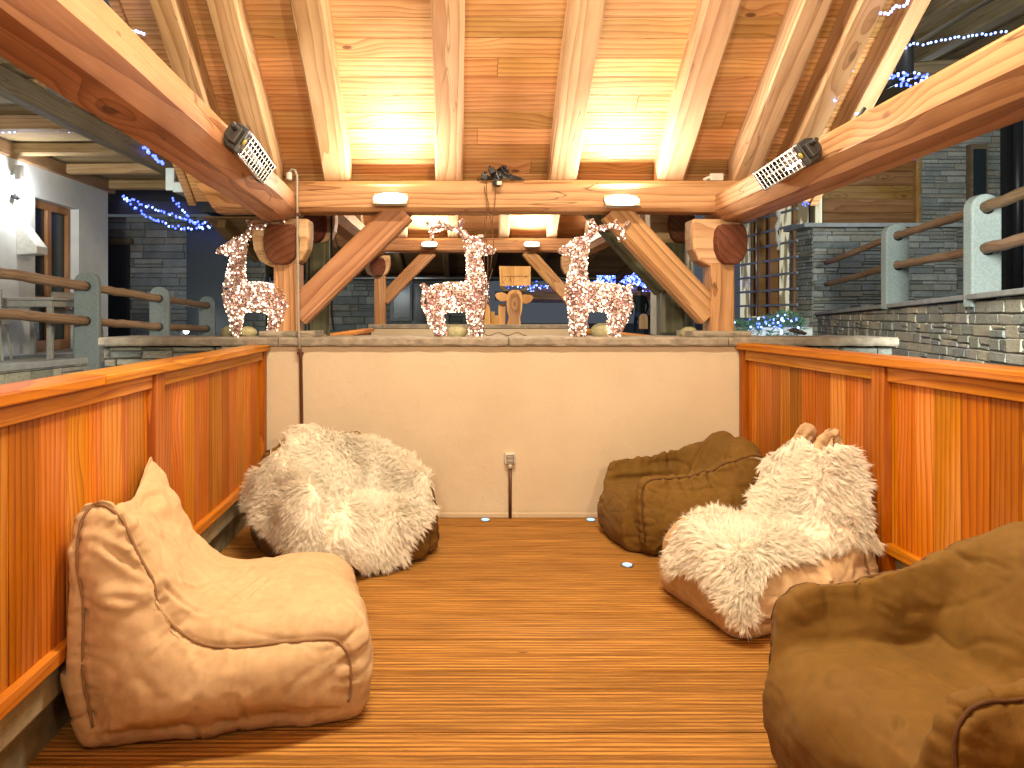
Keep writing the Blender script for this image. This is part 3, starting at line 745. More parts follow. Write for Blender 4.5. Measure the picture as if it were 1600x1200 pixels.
MB().prism([(-6.0, 2.20), (-5.72, 2.22), (-5.72, 2.32), (-5.95, 2.62), (-6.0, 2.62)], 10.05, 10.32, 'Y').build('housing', M_whitepl, t, bev=.008)

tl = thing('raised_terrace', 'stone faced raised terrace with pale slab edge at far left', 'terrace', (-5, 9, 0))
MB().prism([(-4.62, 9.6), (-4.66, 12.3), (-12, 12.3), (-12, 7.0), (-5.12, 7.0)], .76, .84, 'Z').build('slab', M_slab, tl, bev=.01)
stonewall(tl, (-9, 7.06), (-5.08, 7.06), -.28, .76, .76, .28, .12, M_stone_lt, 11)
stonewall(tl, (-5.14, 7.04), (-4.62, 9.6), -.28, .76, .76, .28, .12, M_stone_lt, 12)
def gpost(c, z0, z1, wd, label, th=.12, dirv=(0, 1), parent_group='granite posts of the left railing', holes=()):
    t = thing('granite_post', label, 'post', (c[0], c[1], z0), 0, parent_group)
    h = wd / 2; pr = [(-h, z0), (h, z0), (h, z1 - h*.9)] + [(h*math.cos(a), z1 - h*.9 + h*.9*math.sin(a)) for a in [math.pi*k/10 for k in range(1, 10)]] + [(-h, z1 - h*.9)]
    a = math.atan2(dirv[1], dirv[0])
    M = Matrix.Translation((c[0], c[1], 0)) @ Matrix.Rotation(a, 4, 'Z')
    MB().prism(pr, -th/2, th/2, 'Y').build('shaft', M_graniteS, t, bev=.015, M=M)
    m = MB()
    for z in holes:
        m.tube([(0, -th/2 - .012, z), (0, th/2 + .012, z)], .062, 16)
    m.build('socket_ring', M_blkmetal, t, M=M, smooth=False)
    return t
LP = [(-4.70, 9.4, 1.93, .30), (-4.42, 11.0, 1.80, .28), (-4.52, 13.4, 1.72, .28)]
nm = ['nearest and tallest granite post of the left railing', 'middle granite post of the left railing', 'granite post of the left railing closest to the lit reindeer']
zf = [(1.74, 1.30), (1.62, 1.20), (1.55, 1.13)]
for k, (x, y, z, wd) in enumerate(LP): gpost((x, y), .2, z, wd, nm[k], holes=zf[k], dirv=(1, .15))
def rail(p0, p1, r, label, grp, mat=M_log):
    M, L = frame(p0, p1); m = MB(); n = 14
    pts = [(L*i/n, noise.noise(Vector((i*.7, L, 1)))*.01, noise.noise(Vector((i*.7, L, 5)))*.012) for i in range(n+1)]
    m.tube(pts, [r*(1 + .12*noise.noise(Vector((i*.9, L, 9)))) for i in range(n+1)], 12)
    return tag(m.build('log_rail', mat, smooth=True, M=M), label, 'rail', grp)
S = 'log rails of the left railing'
lpz = {(-1): (2.02, 1.57)}
ext = (-5.05, 7.2)
lv = ('upper', 'lower')
for j in range(2):
    rail((ext[0], ext[1], zf[0][j] + .15), (LP[0][0], LP[0][1], zf[0][j]), .062, lv[j] + ' log rail running from the left edge of the picture to the tallest granite post', S)
    rail((LP[0][0], LP[0][1], zf[0][j]), (LP[1][0], LP[1][1], zf[1][j]), .055, lv[j] + ' log rail between the tallest and the middle granite post', S)
    rail((LP[1][0], LP[1][1], zf[1][j]), (LP[2][0], LP[2][1], zf[2][j]), .055, lv[j] + ' log rail between the middle granite post and the one near the reindeer', S)
for k, px in enumerate((188, 301)):
    c = P(px, 462 if k == 0 else 465, 17.5); gpost((c.x, c.y), .3, c.z, .26, ('left' if k == 0 else 'right') + ' small granite post of the far railing behind', dirv=(1, 0), parent_group='granite posts of the far railing', holes=(c.z - .2, c.z - .7))
for j, (ya, yb_) in enumerate(((474, 473), (508, 508))):
    rail(P(190, ya, 17.5), P(302, yb_, 17.5), .06, lv[j] + ' log rail of the far railing between its two posts', 'log rails of the far railing')
# garden table and chairs on the terrace
def gtable(x, y, z, label):
    t = thing('terrace_table', label, 'table', (x, y, z))
    MB().box((x-.45, y-.55, z+.72), (x+.45, y+.55, z+.75)).box((x-.41, y-.51, z+.64), (x+.41, y+.51, z+.72)).build('tabletop', M_greypl, t, bev=.005)
    for a in (-1, 1):
        for b in (-1, 1): MB().box((x+a*.38-.03, y+b*.48-.03, z), (x+a*.38+.03, y+b*.48+.03, z+.64)).build('leg', M_greypl, t, bev=.004)
gtable(-5.35, 9.5, .84, 'grey slatted table standing by the glass door on the terrace')
def gchair(x, y, z, rz, label):
    t = thing('terrace_chair', label, 'chair', (x, y, z), rz, 'grey chairs at the terrace table')
    for a in (-1, 1):
        for b in (-1, 1): MB().tube([(a*.19, b*.19, .42), (a*.23, b*.24, 0)], .017, 6).build('leg', M_greypl, t, world=False)
    MB().box((-.22, -.22, .42), (.22, .22, .46)).build('seat', M_greypl, t, bev=.012, world=False)
    m = MB()
    for a in (-1, 1): m.box((a*.20-.02, .19, .44), (a*.20+.02, .23, .84))
    for z_ in (.55, .66, .77): m.box((-.2, .2, z_), (.2, .225, z_ + .07))
    m.build('backrest', M_greypl, t, world=False)
gchair(-5.6, 8.75, .84, R(200), 'grey terrace chair at the left end of the terrace table')
gchair(-5.0, 9.75, .84, R(80), 'grey terrace chair between the terrace table and the tallest granite post')

# dark stone building at the back left
b2 = thing('stone_house', 'dark slate stone house with black doorway behind the left railing', 'house', (-7, 15.5, .3))
stonewall(b2, (-10.5, 15.5), (-4.0, 15.5), .2, 3.45, 3.45, .5, .16, M_stone_dk, 21)
MB().box((-7.42, 15.36, .3), (-6.85, 15.49, 2.85)).build('doorway', M_black, b2)
MB().box((-7.5, 15.35, 2.85), (-6.77, 15.49, 2.98)).build('lintel', M_oldwood, b2)
MB().prism([(14.4, 3.35), (16.5, 5.2), (16.5, 5.4), (14.4, 3.6)], -10.5, -3.9, 'X').build('roof', M_roofcover, b2)
for k in range(8): timber('rafter', (-10.2 + k*.85, 14.6, 3.45), (-10.2 + k*.85, 15.6, 3.45 + .88), .14, .16, b2, M_oldwood)
M_slateblue = plain('dark_door_panel', (.035, .045, .05), .5)
MB().box((-5.45, 14.9, .3), (-4.5, 15.2, 3.3)).build('dark_door_panel', M_slateblue, b2)
# stone house seen through the second pavilion, left
b3 = thing('stone_chalet', 'blue lit stone chalet with two dark windows seen through the far pavilion', 'house', (-1, 17, .3))
stonewall(b3, (-4.2, 17), (.6, 17), .2, 2.25, 2.25, .42, .15, M_stone_dk, 22)
for (xa, xb, za, zb_) in ((-1.42, -1.05, 1.32, 2.05), (-.92, -.25, 1.2, 2.02)):
    f = MB().box((xa-.09, 16.90, za-.08), (xb+.09, 16.98, zb_+.08)).build('window', M_slab, b3, bev=.01)
    MB().box((xa, 16.88, za), (xb, 16.91, zb_)).build('pane', M_glassdk, f)
MB().box((-3.35, 16.9, .3), (-3.22, 16.98, 2.3)).build('downpipe', M_black, b3)
MB().tube([(-4.2, 16.75, 2.22), (3.2, 16.75, 2.22)], .07, 10).build('gutter', M_metal, b3, smooth=True)
# distant timber roof behind the second pavilion
b4 = thing('chalet_roof', 'dark brown boarded chalet roof underside beyond the far pavilion', 'roof', (0, 16, 2.3))
m = MB(); u = Vector((0, -3.8, .75)).normalized(); x = Vector((1, 0, 0)); n = x.cross(u); M = Matrix((x, u, n)).transposed().to_4x4(); M.translation = (-4.5, 17.2, 2.30)
for k in range(26): m.box((0, k*.16, 0), (8.6, k*.16+.157, -.03 if n.z < 0 else .03), M)
m.build('boarding', M_plankbrown, b4)
for k in range(9): timber('rafter', (-4.2 + k*1.0, 17.2, 2.24), (-4.2 + k*1.0, 13.2, 3.02), .14, .16, b4, M_plankbrown)
timber('eave_beam', (1.0, 18.6, 1.86), (5.4, 18.6, 1.86), .2, .22, b4, M_beam)
MB().box((-4.5, 13, 3.2), (4.2, 17.4, 3.3)).build('roof_covering', M_roofcover, b4)
# right of that: lit timber roof with fairy lights
b5 = thing('porch_roof', 'pale timber porch roof full of fairy lights beyond the right brace', 'roof', (4.2, 18, 2.5))
for k in range(6):
    a = P(955 + k*16, 385 + k*3, 17.5); b = P(1035 + k*8, 440, 21)
    timber('rafter', a, b, .14, .14, b5, M_rafter)
m = MB(); a, b, c, d = P(950, 380, 17.6), P(1050, 384, 17.6), P(1062, 442, 21.2), P(945, 446, 21.2)
m.add([a, b, c, d] + [q + Vector((0, 0, .06)) for q in (a, b, c, d)], [(0,1,2,3), (7,6,5,4), (0,4,5,1), (1,5,6,2), (2,6,7,3), (3,7,4,0)]); m.build('boarding', M_ceil, b5)
for yy in (452, 466): timber('tie_beam', P(830, yy + 1, 20), P(1032, yy + 3, 20), .2, .2, b5, M_beam)
t = thing('stone_pier', 'pale stone pier with timber post beside the metal downpipe', 'pier', (3.9, 14, 0))
stonewall(t, (3.86, 14), (4.2, 14), -.2, 2.05, 2.05, .3, .14, M_stone_lt, 31)
timber('post', (4.30, 14, .2), (4.30, 14, 2.9), .16, .16, t, M_pine, up=(0, 1, 0))
# near frame details of the gap: downpipe and boarded column
t = thing('downpipe', 'galvanised downpipe rising behind the right brace', 'downpipe', (1.98, 6.15, 1.2))
MB().tube([(1.965, 6.2, 1.2), (1.965, 6.2, 2.75)], .048, 16).build('pipe', M_metal, t, smooth=True)
MB().tube([(1.965, 6.2, 1.44), (1.965, 6.2, 1.465)], .056, 16).tube([(1.89, 6.2, 1.45), (1.86, 6.2, 1.45)], .02, 8).build('clamp', M_metal, t)
MB().tube([(1.965, 6.2, 2.22), (1.965, 6.2, 2.25)], .054, 16).build('joint_ring', M_metal, t)
t = thing('boarded_column', 'olive boarded column with grey cables behind the left brace', 'column', (-1.2, 6.3, 1.2))
for k, (xa, xb, yy) in enumerate(((-1.36, -1.30, 6.28), (-1.29, -1.27, 6.33), (-1.26, -1.20, 6.26), (-1.19, -1.12, 6.30), (-1.11, -1.07, 6.28))):
    timber('board', ((xa+xb)/2, yy, 1.2), ((xa+xb)/2, yy, 2.7), .03, xb-xa, t, M_olive, up=(0, 1, 0), ch=.006, jit=.003)
MB().tube([(-1.235, 6.2, 1.25), (-1.235, 6.2, 2.6)], .008, 6).tube([(-1.03, 6.22, 1.25), (-1.05, 6.22, 1.4), (-1.05, 6.22, 2.3)], .010, 6).build('cable', M_black, t)
MB().box((1.80, 6.60, 1.2), (2.02, 6.8, 2.7)).build('wall_column', M_slab)
tag(bpy.data.objects['wall_column'], 'pale grey rendered column right behind the downpipe', 'column')

# ------------------------------------------------------------------ right side
tr = thing('stone_terrace_wall', 'pale dry stone terrace wall with slab coping beyond the right parapet', 'wall', (5.5, 9, 0))
_, Mr, Lr = stonewall(tr, (6.75, 13.9), (3.75, 3.0), -.28, 1.36, 1.60, .26, .105, M_stone_lt, 41)
m = MB(); m.prism([(-.02, 1.365), (Lr, 1.605), (Lr, 1.655), (-.02, 1.415)], -.06, .34, 'Y', Mr); m.build('coping', M_slab, tr, bev=.008)
MB().box((0, .3, -.28), (Lr, 3.8, 1.34), Mr).build('terrace_deck', M_slab, tr)
rp = [(5.55, 9.3, 2.53, .30), (4.90, 6.85, 2.50, .29)]
rn = ['far granite post of the right railing', 'near granite post of the right railing, with thick log rails']
rz = [(2.37, 2.00), (2.37, 1.99)]
for k, (x, y, z, wd) in enumerate(rp): gpost((x, y), 1.45, z, wd, rn[k], dirv=(1, .05), parent_group='granite posts of the right railing', holes=rz[k])
S = 'log rails of the right railing'
for j in range(2):
    rail((rp[1][0], rp[1][1], rz[1][j]), (4.02, 3.7, rz[1][j] + .06), .05, lv[j] + ' log rail running from the near right granite post out of the picture', S)
    rail((rp[0][0], rp[0][1], rz[0][j]), (rp[1][0], rp[1][1], rz[1][j]), .045, lv[j] + ' log rail between the two right granite posts', S)
    rail((6.35, 12.6, rz[0][j] - .1), (rp[0][0], rp[0][1], rz[0][j]), .045, lv[j] + ' log rail running from the far right granite post to the grey stone wall', S)
b6 = thing('stone_building', 'grey slate stone building with brown planked bay at the right', 'house', (8, 13.6, 0))
stonewall(b6, (6.55, 13.5), (9.2, 13.5), 1.0, 2.98, 2.98, .42, .10, M_stone_dk, 51)
stonewall(b6, (6.45, 14.25), (6.55, 13.5), 1.0, 2.98, 2.98, .42, .10, M_stone_dk, 52)
MB().box((6.36, 13.42, 2.985), (9.3, 14.3, 3.06)).build('coping', M_slab, b6, bev=.01)
stonewall(b6, (8.75, 14.0), (12.6, 14.0), 1.0, 6.6, 6.6, .42, .12, M_stone_dk, 53)
m = MB()
for k in range(8): m.box((6.86, 13.95, 3.06 + k*.26), (8.74, 14.02, 3.06 + k*.26 + .255))
m.build('planking', M_plankbrown, b6, bev=.008)
timber('corner_post', (6.8, 13.9, 3.06), (6.8, 13.9, 5.2), .2, .2, b6, M_oldwood, up=(0, 1, 0)); timber('corner_post', (8.72, 13.9, 3.06), (8.72, 13.9, 5.2), .1, .14, b6, M_pine, up=(0, 1, 0))
f = MB().box((9.70, 13.86, 2.6), (10.02, 13.99, 4.6)).build('window', M_oldwood, b6); MB().box((9.75, 13.83, 2.7), (9.97, 13.87, 4.5)).build('pane', M_glassdk, f)
MB().tube([(10.5, 13.75, 1.4), (10.5, 13.75, 6.5)], .09, 12).build('downpipe', M_black, b6, smooth=True)
f = MB().box((10.35, 13.84, 1.4), (10.62, 13.99, 5.6)).build('door_frame', M_black, b6)
# window wing
ww = thing('window_wing', 'lit timber window wing crossed by grey louvre bars, behind the right corbel', 'house', (6, 14.5, 1.2))
M, L = wallframe((6.9, 17.2), (6.45, 13.9)); 
A, B = Vector((6.62, 17.2, 0)), Vector((6.5, 14.0, 0))
A = P(1140, 400, 17.0); B = P(1262, 400, 13.6); A.z = B.z = 0
M, L = wallframe((A.x, A.y), (B.x, B.y))
def mull(x, wd, mat): timber('mullion', M @ Vector((x, 0, 1.35)), M @ Vector((x, 0, 4.2)), .12, wd, ww, mat, up=tuple(M.to_3x3() @ Vector((0, 1, 0))))
for x, wd in ((.05, .1), (.35*L, .09), (.50*L, .30), (.62*L, .2), (.86*L, .08)): mull(x, wd, M_pine)
m = MB().box((0, .25, 1.3), (L, .27, 4.2), M)
t_ = NT('lit_room_behind_glass'); tc = t_.n('ShaderNodeTexCoord').outputs['Object']
nz = t_.noise(tc, 2.2, 2); nz2 = t_.noise(t_.vmath('MULTIPLY', tc, (1, 1, .3)), 5, 1)
col = t_.mix(t_.ramp(nz2, .45, .55), (.16, .13, .07), (.55, .52, .36)); t_.l(col, t_.b.inputs['Base Color']); t_.l(col, t_.b.inputs['Emission Color']); t_.b.inputs['Emission Strength'].default_value = 1.3
m.build('lit_interior', t_.m, ww)
g = NT('window_glass'); g.b.inputs['Transmission Weight'].default_value = 1; g.b.inputs['Roughness'].default_value = .03; g.b.inputs['IOR'].default_value = 1.05
MB().box((0, .06, 1.3), (L, .065, 4.2), M).build('pane', g.m, ww)
for k in range(7):
    z0 = 1.55 + k*.30; m = MB().box((.0, -.12, z0), (L*.95, -.09, z0 + .045), M); m.build('louvre_bar', M_slab, ww)
MB().box((0, -.1, 1.1), (L, .1, 1.32), M).build('sill', M_slab, ww)
MB().box((0, -.02, 4.1), (L, .4, 4.3), M).build('head_beam', M_oldwood, ww)
# eaves on the upper right
e = thing('timber_eaves', 'dark weathered timber eaves with beams at the upper right', 'eaves', (6, 8, 4.8))
m = MB(); yy = 3.0
for k in range(30):
    m.box((3.9 + k*.16, 2.5, 4.70 + k*.035), (3.9 + k*.16 + .157, 14.0, 4.73 + k*.035))
m.build('soffit_boarding', M_oldboard, e)
MB().box((3.8, 2.4, 5.0), (9, 14.2, 5.2)).build('roof', M_roofcover, e) if False else None
for k, x in enumerate((4.15, 5.3, 6.5, 7.7)): timber('beam', (x, 2.5, 4.52 + (x-4)*.2), (x, 14, 4.52 + (x-4)*.2), .2, .24, e, M_oldwood)
for k, y in enumerate((6.2, 9.2, 12.4)): timber('strut', (4.0, y, 4.30), (7.6, y, 3.98 + .6), .16, .18, e, M_oldwood)
c = P(1414, 60, 8.2); MB().tube([(c.x, c.y, c.z - .45), (c.x, c.y, c.z + .9)], .085, 14).tube([(c.x - .35, c.y+.1, c.z - .55), (c.x, c.y, c.z - .4)], .07, 12).build('downpipe', M_black, e, smooth=True)

# added outdoor lamps, put in only to light the stonework and far roof
for c, pw, lb in ((Vector((-1.40, 14.0, 2.0)), 25, 'small added lamp hidden behind the far left post'), (Vector((7.4, 11.5, 4.1)), 60, 'small added lamp under the far right eaves')):
    t = thing('added_lantern', lb, 'added_lantern', c)
    MB().tube([c + Vector((0, 0, .12)), c + Vector((0, 0, .02))], [.02, .09], 12).build('hood', M_black, t)
    MB().ball(c - Vector((0, 0, .02)), .035, 10, 6).build('bulb', emit('added_lantern_bulb', (.9, .95, 1), 12), t)
    point('added_lantern_light', c - Vector((0, 0, .1)), pw, (.86, .95, 1.0), .06, t)
for x, pw, s, lb in ((2.80, 2300, 1, 'added spotlight on an arm outside the right side beam'), (-2.3, 900, -1, 'added spotlight on an arm outside the left side beam')):  # added out of view to brighten the terraces on both sides
    c = Vector((x, 1.9, 2.25)); t = thing('spotlight', lb, 'spotlight', c, 0, 'added spotlights outside the side beams')
    MB().tube([c - Vector((s*.02, .06, -.01)), c + Vector((s*.06, .10, -.01))], .05, 12).tube([c, (s*1.7 if s > 0 else -1.15, 1.9, 2.2)], .015, 8).build('housing', M_black, t)
    l = bpy.data.lights.new('spot_light', 'SPOT'); l.energy = pw; l.color = (.94, 1, .90); l.spot_size = R(100); l.spot_blend = .35; l.shadow_soft_size = .30
    o = bpy.data.objects.new('spot_light', l); COL.objects.link(o); o.parent = t
    o.matrix_basis = MW[t].inverted() @ Matrix.Translation(c + Vector((s*.08, .13, 0))) @ Vector((s*.85, 1, .10)).to_track_quat('-Z', 'Y').to_matrix().to_4x4()
t = thing('ground_spotlight', 'small bright spotlight on the ground between the far railing posts', 'spotlight', P(291, 517, 14))
c = P(291, 517, 14); MB().ball(c, .055, 10, 6).build('lens', emit('spot_lens', (.9, .97, 1), 25), t); MB().tube([c - Vector((.02, -.02, .5)), c + Vector((0, .03, 0))], .03, 8).build('stake', M_black, t)
point('spot_light', c + Vector((0, -.12, .1)), 14, COOL, .04, t)

# ------------------------------------------------------------------ fairy light strings
bm_ = {}
def bulb_mesh(r, mat):
    k = (r, mat.name)
    if k not in bm_:
        mb = MB(); mb.ball((0, 0, 0), r, 6, 4)
        me = bpy.data.meshes.new('bulb'); me.from_pydata(mb.v, [], mb.f); me.materials.append(mat); bm_[k] = me
    return bm_[k]
def string(label, lines, Y, n, r=.012, mats=(None,), jit=.02, group='blue fairy light strings', stuff=False, extra=0):
    mats = [m or M_bluew for m in mats]
    pts0 = P(*lines[0][0], Y); t = thing('light_string', label, 'fairy lights', pts0, 0, group)
    cab = MB(); allb = []
    for ln in lines:
        pp = [P(x, y, Y) for x, y in ln]
        seg = [(pp[i+1] - pp[i]).length for i in range(len(pp)-1)]; tot = sum(seg)
        samp = []
        N = max(2, int(n * tot / (sum(sum((P(*l[i+1], Y) - P(*l[i], Y)).length for i in range(len(l)-1)) for l in lines))))
        for k in range(N + 1):
            d = tot * k / N; i = 0
            while i < len(seg) - 1 and d > seg[i]: d -= seg[i]; i += 1
            q = pp[i].lerp(pp[i+1], d / seg[i])
            samp.append(q + Vector((rnd.uniform(-jit, jit), rnd.uniform(-jit, jit)*2, rnd.uniform(-jit, jit) - .0)))
        cab.tube(samp, .003, 4)
        allb += samp
    cab.build('cable', M_black, t)
    if stuff:
        for m_ in set(mats):
            mb = MB()
            for q in allb:
                if rnd.choice(mats) is m_: mb.ball(q, r * rnd.uniform(.7, 1.3), 5, 4)
            if mb.v: mb.build('bulbs', m_, t)['kind'] = 'stuff'
        return t
    for q in allb[:100]:
        o = bpy.data.objects.new('bulb', bulb_mesh(r, rnd.choice(mats))); COL.objects.link(o)
        o.parent = t; MW[o] = Matrix.Translation(q); o.matrix_basis = MW[t].inverted() @ MW[o]
    return t
z = lambda pts, s, ox, oy: [(ox + x / s, oy + y / s) for x, y in pts]
string('blue light garland swagged under the roof of the dark stone house', [z([(640,25),(760,70),(900,120),(1020,165),(1150,145)], 3.333, 0, 300), z([(640,30),(700,80),(760,120),(900,180),(1000,190),(1100,180),(1150,150)], 3.333, 0, 300), z([(900,30),(950,100),(1010,160),(1060,185)], 3.333, 0, 300)], 14.3, 98, .022, (M_blue, M_blue, M_bluew), .03)
string('blue fairy lights along the edge of the left house eaves', [[(82,142),(96,146),(109,172),(130,184),(148,188),(164,198),(171,203)], [(195,210),(206,216),(218,226),(230,236),(255,257)], [(128,195),(148,199),(163,205)]], 9.6, 60, .022, (M_blue, M_bluew))
string('pale blue fairy lights under the left house soffit, left end', [[(0,160),(25,167),(47,175)], [(0,203),(24,206),(34,195),(50,200),(67,202),(88,202),(105,204),(137,206)]], 9.4, 26, .019, (M_bluew,))
string('short blue fairy light string between the left rafters', [[(190,50),(198,43),(203,48),(214,50),(225,53)]], 4.25, 9, .009, (M_bluew,), .004)
string('blue fairy lights at the top right beside the roof edge', [[(1376,22),(1390,22),(1398,9),(1409,12),(1420,1)]], 4.0, 9, .009, (M_bluew,), .004)
string('blue fairy light string crossing the upper right eaves', [[(1402,70),(1413,76),(1427,68),(1440,71),(1478,62),(1492,59),(1505,58),(1531,55),(1571,49)]], 7.6, 24, .013, (M_bluew,), .01)
string('tangled blue fairy lights just above the right side beam', [[(1367,130),(1383,124),(1396,121),(1409,118),(1421,115),(1438,118),(1447,119)], [(1404,127),(1416,128),(1427,128),(1436,129),(1445,123)]], 7.6, 40, .014, (M_blue, M_bluew), .03)
string('four blue fairy bulbs hanging beside the right roof edge', [[(1331,110),(1322,127),(1304,158)], [(1337,178),(1346,179)]], 4.6, 4, .009, (M_bluew,), .004)
string('blue fairy light string sloping below the right side beam', [[(1412,250),(1432,246),(1455,237),(1470,228),(1490,224),(1510,215),(1530,202),(1552,190),(1575,186)], [(1540,205),(1550,196),(1572,190)]], 11.5, 44, .018, (M_bluew, M_blue), .02)
string('small blue fairy light cluster above the window wing', [[(1255,318),(1262,315),(1272,313)], [(1258,320),(1270,317)]], 13.3, 10, .013, (M_blue,), .02)
string('thick band of blue and white fairy lights beyond the far pavilion', [[(770,432),(800,440),(850,428),(893,430)], [(925,432),(960,428),(1000,433),(1040,437)], [(925,436),(960,432),(1000,437),(1035,440)], [(925,428),(950,424),(990,429),(1020,436)], [(830,436),(850,434),(870,437)], [(930,440),(960,437),(1000,441),(1030,443)], [(870,430),(893,434)]], 19.0, 560, .024, (M_blue, M_bluew, M_blue), .07, stuff=True)
string('lower wavy band of pale fairy lights beyond the far pavilion', [[(790,448),(815,446),(850,449),(870,446)], [(990,448),(1008,446),(1028,447)], [(1000,455),(1025,454)], [(825,452),(840,456),(855,462),(870,456),(878,462)], [(765,430),(772,438)]], 19.4, 150, .018, (M_bluew, M_blue), .05, stuff=True)
string('white and blue fairy lights scattered over the porch roof', [[(970,398),(990,402),(1010,410),(1020,420)], [(968,412),(1000,418),(1015,430)], [(972,405),(985,412),(1005,425)]], 17.2, 110, .016, (M_bluew, M_bluew, M_blue), .09, stuff=True)
point('fairy_glow', P(270, 335, 12.6), .15, (.15, .22, 1), .3, bpy.data.objects['light_string'])
point('fairy_glow', P(980, 440, 18.5), 10, (.2, .3, 1), .3, bpy.data.objects['light_string.010'])

c = P(293, 294, 5.9); tag(MB().box((c.x-.10, c.y-.05, c.z-.04), (c.x+.09, c.y+.3, c.z+.04)).box((c.x-.17, c.y-.02, c.z-.02), (c.x-.10, c.y+.02, c.z+.16)).build('gutter_end', M_slab, bev=.006), 'pale grey gutter end under the left eaves, left of the big side beam', 'gutter')
# conifer planter with blue lights
t = thing('planter_bush', 'green twigs glowing with blue fairy lights behind the wall at the right post', 'bush', P(1205, 510, 8.3))
m = MB()
for k in range(900):
    px = rnd.uniform(1148, 1256); top = 502 - 16*math.exp(-((px-1225)/28)**2) - 2*math.sin(px*.3)
    c = P(px, rnd.uniform(top, 526), 8.3 + rnd.uniform(-.25, .25)); d = Vector((rnd.uniform(-1, 1), rnd.uniform(-1, 1), rnd.uniform(-.2, 1))).normalized() * rnd.uniform(.05, .11)
    s = d.cross(Vector((rnd.uniform(-1, 1), rnd.uniform(-1, 1), 0))).normalized() * .008
    m.add([c - s, c + s, c + d], [(0, 1, 2)])
m.build('twigs', plain('conifer_green', (.035, .10, .05), .6, bump=0), t)
MB().box((3.15, 8.15, .9), (3.95, 8.6, 1.24)).build('trough', M_slab, t)
for k in range(46):
    px = rnd.gauss(1212, 26); px = min(1254, max(1148, px)); c = P(px, rnd.uniform(498 - 8*math.exp(-((px-1225)/28)**2), 522), 8.3 + rnd.uniform(-.32, .1))
    o = bpy.data.objects.new('bulb', bulb_mesh(.013, M_bluew if k % 3 else M_blue)); COL.objects.link(o); o.parent = t; o.matrix_basis = MW[t].inverted() @ Matrix.Translation(c)
point('bush_glow', P(1205, 500, 7.9), 2, (.12, .35, 1), .1, t)
point('bush_glow', P(1240, 505, 8.6), 2, (.15, .3, 1), .1, t)
t = thing('hanging_decoration', 'red and white christmas decoration hanging before the window wing', 'decoration', P(1218, 330, 13.2))
m = MB(); c0 = P(1215, 345, 13.2); m.ball(c0 + Vector((0, 0, .26)), .06, 8, 6); m.build('red_ball', plain('red_ball', (.5, .03, .02), .3), t, smooth=True)
m = MB(); m.tube([c0 + Vector((.02*math.sin(k), 0, .2 - k*.08)) for k in range(10)], [.03 + .02*math.sin(k*2.1) for k in range(10)], 8)
m.build('white_beads', M_whitepl, t)
for k, (px, py, s_) in enumerate(((1241, 514, .55), (1250, 517, .45), (1256, 519, .35))):
    c = P(px, py + 2, 5.25); tag(MB().ball(c, .05*s_, 8, 6, sq=(1.3, 1, .7)).build('dark_stone', plain('dark_stone', (.05, .04, .035), .8), smooth=False), ('largest', 'middle', 'smallest')[k] + ' dark stone lying on the grey cap near the blue lit bush', 'stone', 'dark stones on the cap')
# ------------------------------------------------------------------ bean bags
def catmull(pts, n, closed=True):
    """evenly parameterised samples through the control points; the same parameter in two profiles matches point by point"""
    pts = np.array(pts, float); k = len(pts); out = []
    for i in range(n):
        u = i / n * k; j = int(u); f = u - j
        p0, p1, p2, p3 = pts[(j-1) % k], pts[j % k], pts[(j+1) % k], pts[(j+2) % k]
        out.append(.5 * ((2*p1) + (-p0+p2)*f + (2*p0-5*p1+4*p2-p3)*f*f + (-p0+3*p1-3*p2+p3)*f**3))
    return np.array(out)
def pnormal(c):
    d = np.roll(c, -1, 0) - np.roll(c, 1, 0); d /= np.linalg.norm(d, axis=1)[:, None] + 1e-9
    return np.stack([-d[:, 1], d[:, 0]], 1)
PROF = {
 'high': dict(
  mid=[(.10,0),(.02,.03),(-.03,.20),(-.03,.40),(-.01,.52),(.0,.59),(.04,.66),(.10,.665),(.15,.62),(.195,.56),(.25,.49),(.31,.42),(.39,.385),(.50,.375),(.63,.385),(.755,.365),(.82,.29),(.835,.15),(.81,.04),(.74,0),(.5,0),(.3,0)],
  side=[(.10,0),(.02,.03),(-.02,.20),(-.02,.40),(-.02,.58),(-.01,.69),(.03,.80),(.09,.82),(.15,.775),(.20,.68),(.25,.58),(.30,.48),(.37,.40),(.49,.38),(.62,.385),(.755,.365),(.82,.28),(.835,.15),(.81,.04),(.74,0),(.5,0),(.3,0)]),
 'arm': dict(
  mid=[(.12,0),(.02,.03),(-.03,.20),(-.02,.38),(.02,.52),(.07,.60),(.14,.615),(.21,.57),(.27,.48),(.32,.40),(.36,.31),(.45,.285),(.56,.295),(.68,.31),(.80,.305),(.88,.265),(.92,.20),(.925,.10),(.89,.02),(.80,0),(.5,0),(.3,0)],
  side=[(.12,0),(.02,.03),(-.02,.20),(-.01,.36),(.02,.48),(.07,.55),(.15,.565),(.24,.545),(.33,.52),(.42,.495),(.50,.475),(.57,.46),(.65,.455),(.74,.45),(.81,.43),(.845,.37),(.85,.25),(.84,.12),(.82,.02),(.72,0),(.5,0),(.3,0)]),
}
def fbm(v, sc, sd=0, oc=3):
    s = 0; a = 1
    for _ in range(oc): s += a * noise.noise(Vector((v[0]*sc+sd, v[1]*sc+sd*1.3, v[2]*sc-sd))); sc *= 2.1; a *= .5
    return s
